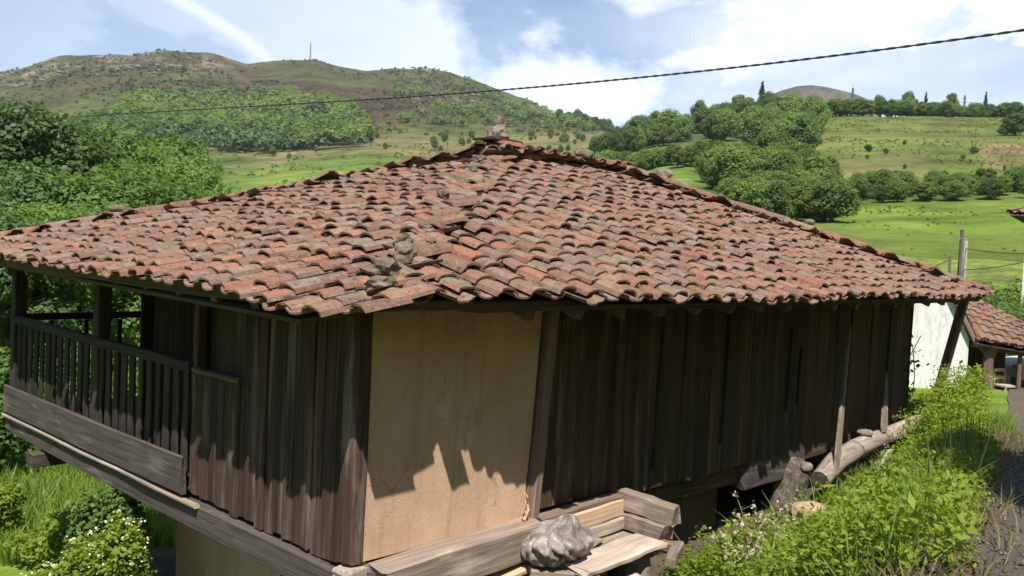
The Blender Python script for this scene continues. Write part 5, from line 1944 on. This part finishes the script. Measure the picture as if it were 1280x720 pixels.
def small_roof(parent, a, b, c, d_, seed, rows, cols, name='roof_tile'):
    """tiled quad: a,b eave ends, c,d ridge ends above b and a; every tile course real, joined as one part"""
    a, b, c, d_ = map(Vector, (a, b, c, d_))
    rd_ = random.Random(seed)
    Vs, Fs, o_ = [], [], 0
    for i_ in range(cols):
        for j in range(rows):
            for kind_ in (0, 1):
                u = (i_ + 0.5 + 0.5 * kind_) / cols
                v0, v1 = j / rows, (j + 1.25) / rows
                lo = (a.lerp(b, u)).lerp(d_.lerp(c, u), v0)
                hi = (a.lerp(b, u)).lerp(d_.lerp(c, u), min(v1, 1.0))
                V_ = (hi - lo)
                if V_.length < 0.05: continue
                Ux = (b - a).normalized()
                y = V_.normalized()
                x = (Ux - y * Ux.dot(y)).normalized()
                nn = x.cross(y)
                v, f = (CHAN[rd_.randrange(3)] if kind_ == 0 else COVER[rd_.randrange(6)])
                lift = (0.07 if kind_ else 0.085) + rd_.uniform(-0.01, 0.01)
                m = np.array([[x.x, y.x, nn.x], [x.y, y.y, nn.y], [x.z, y.z, nn.z]])
                q = v * np.array([1.0, V_.length / 0.40, 1.0])
                q = q + np.array([0, 0, 1]) * (0.03 * (1 - v[:, 1:2] / 0.40))
                Vs.append(q @ m.T + np.array(lo + nn * lift)); Fs.append(f + o_); o_ += len(v)
    ob = link(name, mesh_np(name, np.concatenate(Vs), np.concatenate(Fs), MAT['tile'], True, 38), parent)
    ob['kind'] = 'stuff'
    mb = MB()
    n_ = (b - a).cross(d_ - a).normalized() * 0.05
    q = [a, b, c, d_]
    mb.add([p_ - n_ * 0.3 for p_ in q] + [p_ - n_ for p_ in q], [(0, 1, 2, 3), (7, 6, 5, 4), (0, 4, 5, 1), (1, 5, 6, 2), (2, 6, 7, 3), (3, 7, 4, 0)])
    mb.build('roof_boarding', MAT['deck'], parent)
    return ob


small_roof(H, (xw + 0.15, -0.1, zeave - 0.12), (xw + 0.15, 6.0, zeave - 0.12), (0.1, 6.0, RZ + 0.06), (0.1, -0.1, RZ + 0.06), 5, 4, 24)
small_roof(H, (hl - 0.2, 6.0, RZ - 2.0), (hl - 0.2, -0.1, RZ - 2.0), (0.1, -0.1, RZ + 0.06), (0.1, 6.0, RZ + 0.06), 6, 10, 24)
# porch lean-to
PO = empty('porch', (hb[0], hb[1], zf), HA, 'open tiled lean-to porch with rough timber post right of the white house', 'porch')
small_roof(PO, (xw + 0.08, -0.2, zeave - 0.06), (3.2, 0.25, zeave - 0.36), (3.0, 3.0, zeave + 0.05), (0.55, 4.0, zeave + 1.35), 7, 8, 11)
# dark back wall, floor slab, posts
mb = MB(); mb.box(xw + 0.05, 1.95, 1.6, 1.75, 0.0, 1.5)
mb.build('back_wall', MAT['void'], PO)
mb = MB(); mb.box(xw - 0.05, 2.15, -0.35, 1.75, -0.25, 0.0)
mb.build('floor_slab', MAT['concrete'], PO, bevel=0.02)
mb = MB()
mb.tube([(1.25, 0.2, 0.0), (1.27, 0.2, 0.45), (1.22, 0.2, 0.95), (1.3, 0.2, 1.45)], [0.13, 0.12, 0.13, 0.17], 9, jit=0.1)
mb.tube([(1.24, 0.2, 0.95), (1.45, 0.2, 1.45)], [0.06, 0.05], 6)
mb.tube([(1.24, 0.2, 1.05), (0.95, 0.2, 1.43)], [0.06, 0.045], 6)
mb.build('post', WB['brown'], PO, smooth=True)
beam_in(PO, 'post', (1.93, 0.25, 0.0), (1.93, 0.25, 1.3), 0.09, 0.09, WB['brown'], 905)
beam_in(PO, 'eave_beam', (xw + 0.05, 0.05, zeave - 0.15), (3.1, 0.4, zeave - 0.45), 0.09, 0.1, WB['brown'], 906)
mb = MB(); mb.box(1.52, 1.92, 0.9, 1.0, 0.0, 0.62)
mb.build('low_panel', WB['tan'], PO)


def wooden_chair(p, rz):
    C_ = empty('chair', p, rz, 'small wooden chair standing on the porch floor by the post', 'chair')
    mb = MB(); mb.box(-0.2, 0.2, -0.2, 0.2, 0.4, 0.44); mb.build('seat', WB['pale'], C_)
    for sx in (-0.17, 0.17):
        mb = MB(); mb.box(sx - 0.02, sx + 0.02, -0.19, -0.15, 0, 0.4); mb.build('leg', WB['pale'], C_)
        mb = MB(); mb.box(sx - 0.02, sx + 0.02, 0.15, 0.19, 0, 0.82); mb.build('leg', WB['pale'], C_)
    for z_ in (0.55, 0.74):
        mb = MB(); mb.box(-0.152, 0.152, 0.155, 0.18, z_, z_ + 0.08); mb.build('backrest', WB['pale'], C_)


hm = Matrix.Translation((hb[0], hb[1], zf)) @ Matrix.Rotation(HA, 4, 'Z')
wooden_chair(hm @ Vector((1.66, 0.35, 0.0)), HA + R(35))
# flower pots by the white wall
for k in range(2):
    Pt = empty('potted_plant', hm @ Vector((0.92 + 0.17 * k, 0.05 + 0.1 * k, 0.0)), 0, ('potted plant at the foot of the white wall on the porch', 'second smaller potted plant nearer the porch post')[k], 'potted plant')
    mb = MB(); mb.tube([(0, 0, 0), (0, 0, 0.16)], [0.06, 0.085], 10); mb.build('pot', MAT['tanstone'], Pt)
    rs = np.random.default_rng(60 + k)
    V, Fq = leaf_array(rs.normal(size=(70, 3)) * np.array([0.07, 0.07, 0.09]) + np.array([0, 0, 0.3]), 0.06, rs)
    link('leaf', mesh_np('leaf', V, Fq, MAT['leafdark']), Pt)['kind'] = 'stuff'
# retaining step in front of the porch and pale path
mb = MB(); mb.box(-0.2, 3.4, -0.75, -0.36, -0.7, -0.27)
tag(mb.build('retaining_wall', MAT['concrete'], None, (hb[0], hb[1], zf), rot=(0, 0, HA), bevel=0.02), 'low concrete retaining wall in front of the porch slab', 'wall')

# second white house at the right edge: corner wall and eave with tiles
h2 = at_depth(1277, 366, 31.0)
H2 = empty('white_house', (h2[0], h2[1], -3.0), R(-33), 'white house at the right picture edge with red tiled eave', 'house')
ztop = at_depth(1277, 268, 31.0)[2] + 3.0
mb = MB(); mb.box(0, 6, 0, 5, 0.0, ztop)
mb.build('wall', MAT['white'], H2)
small_roof(H2, (-0.48, -0.45, ztop - 0.02), (6.3, -0.45, ztop - 0.02), (6.3, 2.5, ztop + 1.1), (2.2, 2.5, ztop + 1.1), 8, 8, 26)
small_roof(H2, (-0.48, 5.4, ztop - 0.02), (-0.48, -0.45, ztop - 0.02), (2.2, 2.45, ztop + 1.1), (2.2, 2.55, ztop + 1.1), 9, 7, 22)
beam_in(H2, 'gutter', (-0.46, -0.46, ztop - 0.05), (6.3, -0.46, ztop - 0.05), 0.06, 0.05, WB['brown'], 910)
beam_in(H2, 'soffit', (-0.4, -0.22, ztop - 0.06), (6.2, -0.22, ztop - 0.06), 0.42, 0.04, MAT['deck'], 911)
mb = MB(); mb.box(-0.035, -0.003, 0.05, 0.28, ztop - 0.3, ztop - 0.1); mb.build('wall_lamp', MAT['cable'], H2)

# car peeking in at the right edge
cp = at_depth(1272, 497, 24.0)
CR = empty('parked_car', (cp[0] + 0.05, cp[1], -3.2), R(0), 'white car parked right of the porch with only its front end in view', 'car')
mb = MB()
prof = [(0, 0.28), (0, 0.62), (0.12, 0.72), (1.0, 0.86), (1.7, 1.36), (3.0, 1.4), (3.7, 0.95), (3.95, 0.9), (4.0, 0.3)]
k = len(prof)
mb.add([(x, 0.0 + (0.12 if z > 1 else 0.0), z) for x, z in prof] + [(x, 1.65 - (0.12 if z > 1 else 0.0), z) for x, z in prof],
       [tuple(range(k)), tuple(reversed(range(k, 2 * k)))] + [(i_ + 1 if i_ + 1 < k else 0, i_, i_ + k, (i_ + 1 if i_ + 1 < k else 0) + k) for i_ in range(k)])
mb.build('body', MAT['carpaint'], CR, bevel=0.04)
mb = MB(); mb.add([(1.06, -0.0, 0.9), (1.72, 0.1, 1.3), (2.9, 0.1, 1.33), (3.4, -0.0, 0.95)], [(0, 1, 2, 3)])
mb.build('side_window', MAT['glass'], CR, (0, -0.012, 0))
for x_ in (0.75, 3.2):
    for y_ in (0.02, 1.45):
        mb = MB(); mb.tube([(x_, y_ - 0.04, 0.31), (x_, y_ + 0.2, 0.31)], 0.31, 18); w_ = mb.build('wheel', MAT['rubber'], CR)
        mb = MB(); mb.tube([(x_, y_ - 0.055, 0.31), (x_, y_ - 0.042, 0.31)], 0.19, 14); mb.build('rim', MAT['steel'], w_)
for y_ in (0.2, 1.3):
    mb = MB(); mb.box(-0.02, 0.03, y_, y_ + 0.2, 0.6, 0.7); mb.build('headlight', MAT['steel'], CR)
mb = MB(); mb.box(0.0, 3.9, -0.35, -0.2, 0.0, 0.34)
tag(mb.build('planter_trough', MAT['redplastic'], None, (cp[0] - 0.05, cp[1], -3.25), bevel=0.02), 'dull red trough standing below the white car', 'planter')

# shrubs round the pole and behind the porch
for k, (px, py, y, w_, h_, m_) in enumerate(((1262, 352, 30, 3.4, 3.0, 'leaf'), (1238, 372, 28, 2.4, 2.4, 'leafdark'), (1285, 385, 27, 3.2, 3.2, 'leafdark'), (1268, 440, 27, 1.8, 2.6, 'leafdark'), (1225, 350, 36, 1.6, 2.4, 'leaf'), (1150, 360, 34, 2.4, 2.4, 'leaf'), (1300, 350, 33, 3.4, 4.0, 'leaf'))):
    top = at_depth(px, py, y)
    shrub((top[0], top[1], top[2] - h_ * 0.98), w_ * 1.15, h_, 12000, 0.07, 840 + k, ('large light green shrub under the white house at the right edge', 'dark leafy shrub behind the porch roof', 'dark shrub at the right edge above the porch', 'dark shrub seen right of the porch back wall', 'small light shrub at the foot of the utility pole', 'light shrub hidden mostly by the right eave', 'big light shrub cut by the right picture edge')[k], MAT[m_], 0, 'leafy_shrub', 'shrubs right of the granary')

# utility poles with wires
def pole(px, py, y, zbot, r_, mat, name, label, lean=0.0):
    top = at_depth(px, py, y)
    mb = MB()
    h_ = top[2] - zbot
    mb.tube([(0, 0, -0.2), (lean * h_ * 0.5, 0, h_ * 0.5), (lean * h_, 0, h_)], [r_ * 1.1, r_, r_ * 0.9], 8)
    T = link(name, mb.mesh(name, mat, True), None, (top[0] - lean * h_, top[1], zbot))
    return tag(T, label, 'pole'), Vector(top)


p1, tp1 = pole(1203, 287, 31, -2.6, 0.07, MAT['greypole'], 'utility_pole', 'tall thin wooden pole just left of the pale concrete pole', 0.0)
p2, tp2 = pole(1207, 301, 30.5, -2.6, 0.085, MAT['concrete'], 'concrete_pole', 'pale concrete pole beside the thin wooden one', 0.0)
p3, tp3 = pole(1188, 320, 30.5, -2.6, 0.05, MAT['greypole'], 'fence_pole', 'short dark post left of the two poles', 0.0)
mb = MB(); mb.box(-0.16, 0.16, -0.04, 0.04, -0.32, -0.27); mb.build('cross_bar', MAT['steel'], p1, Vector((0, 0, tp1.z + 2.6)))


def wire(a, b, sagm, r_, name, label, cat='wire', seg=18):
    a, b = Vector(a), Vector(b)
    mb = MB()
    mb.tube([a.lerp(b, k / seg) - Vector((0, 0, sagm * 4 * (k / seg) * (1 - k / seg))) - a for k in range(seg + 1)], r_, 5)
    return tag(mb.build(name, MAT['cable'], None, a), label, cat)


wire(tp2 - Vector((0, 0, 0.25)), at_depth(1290, 317, 26), 0.05, 0.013, 'wire', 'upper dark wire running right from the concrete pole')
wire(tp2 - Vector((0, 0, 0.95)), at_depth(1290, 325, 26), 0.06, 0.012, 'wire', 'lower dark wire running right from the concrete pole')
wire(tp3 - Vector((0, 0, 0.1)), at_depth(1160, 336, 33), 0.02, 0.011, 'wire', 'short wire running left from the short dark post')

# overhead twisted cable across the sky
CPX = [(-120, 157), (20, 151), (150, 145), (300, 134), (460, 122.5), (620, 110), (820, 94), (1000, 77), (1150, 60), (1280, 41.5), (1420, 17), (1600, -20)]
Apl, Bpl = np.array(at_depth(0, 150, 30)[:2]), np.array(at_depth(1280, 41, 9.5)[:2])
dpl = Bpl - Apl
npl = np.array([-dpl[1], dpl[0]])
cpts = []
for px, py in CPX:
    w = ray(px, py)
    kk = (Apl @ npl) / (w[:2] @ npl)
    cpts.append(w * kk)
cpts = np.array(cpts)
dist = np.concatenate([[0], np.cumsum(np.linalg.norm(np.diff(cpts, axis=0), axis=1))])
# a smooth hanging curve through the measured points
deg = np.polyfit(dist, cpts[:, 2], 4)
tt = np.linspace(0, dist[-1], 640)
cx, cy, cz = np.interp(tt, dist, cpts[:, 0]), np.interp(tt, dist, cpts[:, 1]), np.polyval(deg, tt)
c0 = Vector((cx[0], cy[0], cz[0]))
CB = empty('power_cable', c0, 0, 'twisted black power cable hanging across the sky above the roof', 'cable')
for q in range(2):
    mb = MB()
    pts = []
    for k in range(len(tt)):
        a = tt[k] * 19.0 + q * math.pi
        pts.append(Vector((cx[k], cy[k], cz[k])) - c0 + Vector((math.cos(a) * 0.0075, 0, math.sin(a) * 0.0075)))
    mb.tube(pts, 0.0088, 5)
    mb.build('strand', MAT['cable'], CB)
ep = Vector((cx[-1], cy[-1], cz[-1]))
mb = MB(); zb_ = gz(ep.x, ep.y); mb.tube([(0, 0, -0.3), (0, 0, ep.z - zb_ + 0.4)], [0.13, 0.09], 10)
tag(mb.build('utility_pole', MAT['greypole'], None, (ep.x, ep.y, zb_)), 'wooden pole beside the viewer that carries the overhead cable', 'pole')
zb_ = gz(c0.x, c0.y)
mb = MB(); mb.tube([(0, 0, -0.3), (0, 0, c0.z - zb_ + 0.3)], [0.14, 0.1], 10)
tag(mb.build('utility_pole', MAT['greypole'], None, (c0.x, c0.y, zb_)), 'wooden pole hidden in the left wood that carries the overhead cable', 'pole')


# masts and pylon on the skyline
def mast(px, y, h, w, label, name='radio_mast'):
    x = (px - 640) / 1159 * y
    T = empty(name, (x, y, gz(x, y) - 0.5), 0, label, 'mast')
    mb = MB()
    for a in range(3):
        ax, ay = math.cos(a * 2.094) * w, math.sin(a * 2.094) * w
        mb.tube([(ax, ay, 0), (ax * 0.35, ay * 0.35, h)], w * 0.26, 4)
    mb.build('leg', MAT['mast'], T)
    mb = MB()
    n_ = int(h / (w * 2.6))
    for k in range(n_):
        z0, z1 = h * k / n_, h * (k + 1) / n_
        for a in range(3):
            f0, f1 = 1 - 0.65 * k / n_, 1 - 0.65 * (k + 1) / n_
            a0, a1 = a * 2.094, (a + 1) * 2.094
            mb.tube([(math.cos(a0) * w * f0, math.sin(a0) * w * f0, z0), (math.cos(a1) * w * f1, math.sin(a1) * w * f1, z1)], w * 0.17, 3)
    mb.build('lattice', MAT['mast'], T)
    mb = MB(); mb.tube([(0, 0, h * 0.98), (0, 0, h * 1.12)], w * 0.1, 4); mb.build('aerial', MAT['steel'], T)
    return T


mast(377, 1290, 24, 1.1, 'thin lattice mast on the summit ridge of the mountain')
mast(1050, 372, 13.5, 0.7, 'lattice mast on the crest left of the hedge trees')
T = mast(1189, 372, 14.0, 0.6, 'power pylon with cross arms on the crest among the trees', 'power_pylon')
for z_, w_ in ((9.6, 2.0), (11.2, 1.7), (12.7, 1.2)):
    mb = MB(); mb.box(-w_, w_, -0.07, 0.07, z_, z_ + 0.14); mb.build('cross_arm', MAT['mast'], T)
mast(1193.5, 420, 8.5, 0.5, 'smaller pylon just right of the power pylon', 'power_pylon')


# bare grey hill behind the crest, with its own mast
def grey_hill():
    V, Fq = [], []
    nu, nv = 60, 14
    y0 = 900.0
    ctr = at_depth(975, 140, y0)
    for i_ in range(nu + 1):
        for j in range(nv + 1):
            u, v = i_ / nu * 2 - 1, j / nv * 2 - 1
            x = ctr[0] + u * 42
            y = y0 + v * 160
            hgt = 29 * max(0, 1 - abs(u) ** 1.8) * max(0, 1 - v * v) ** 0.7 - 40 * (max(abs(u), abs(v)) > 0.97) + 1.5 * float(fbm(np.array(x / 14), np.array(y / 14), 3, 14))
            V.append((x, y, ctr[2] - 12 + hgt))
    for i_ in range(nu):
        for j in range(nv):
            a = i_ * (nv + 1) + j
            Fq.append((a, a + nv + 1, a + nv + 2, a + 1))
    me = mesh_np('far_hill', V, Fq, MAT['hill'], True)
    ca = me.color_attributes.new('cover', 'FLOAT_COLOR', 'POINT')
    ca.data.foreach_set('color', np.tile(np.array([0.085, 0.082, 0.07, 1.0], dtype=np.float32), (len(V), 1)).ravel())
    tag(link('far_hill', me), kind='structure')
    mx, mz = ctr[0], ctr[2] - 12 + 26
    T = empty('radio_mast', (mx, y0, mz - 1), 0, 'faint mast on the bare grey hill behind the crest', 'mast')
    mb = MB(); mb.tube([(0, 0, 0), (0, 0, 11)], [0.5, 0.2], 5); mb.build('pole', MAT['steel'], T)


grey_hill()

# the big tree on the roadside just outside the picture that shades the right verge
place_tree('roadside_tree', NEAR[1], (5.75, 0.9, gz(5.75, 0.9)), 1.0, (0.5, 0.5, 1.3), 'roadside tree right of the viewer that shades the verge', None)

# ------------------------------------------------------------------ the summer haze in the valley
hm_, hn_ = material('valley_haze')
hn_.t.nodes.remove(hn_.b)
pv = hn_.n('ShaderNodeVolumePrincipled')
pv.inputs['Color'].default_value = (0.86, 0.92, 1.0, 1.0)
pv.inputs['Density'].default_value = 0.00009
pv.inputs['Anisotropy'].default_value = 0.15
hn_.set(hn_.out.inputs['Volume'], pv.outputs[0])
mb = MB(); mb.box(-6300, 6300, -6300, 6300, float(GZ.min()) - 1.5, float(GZ.max()) + 45)
tag(mb.build('haze', hm_), 'thin blue summer haze filling the valley air', 'haze', None, 'stuff')
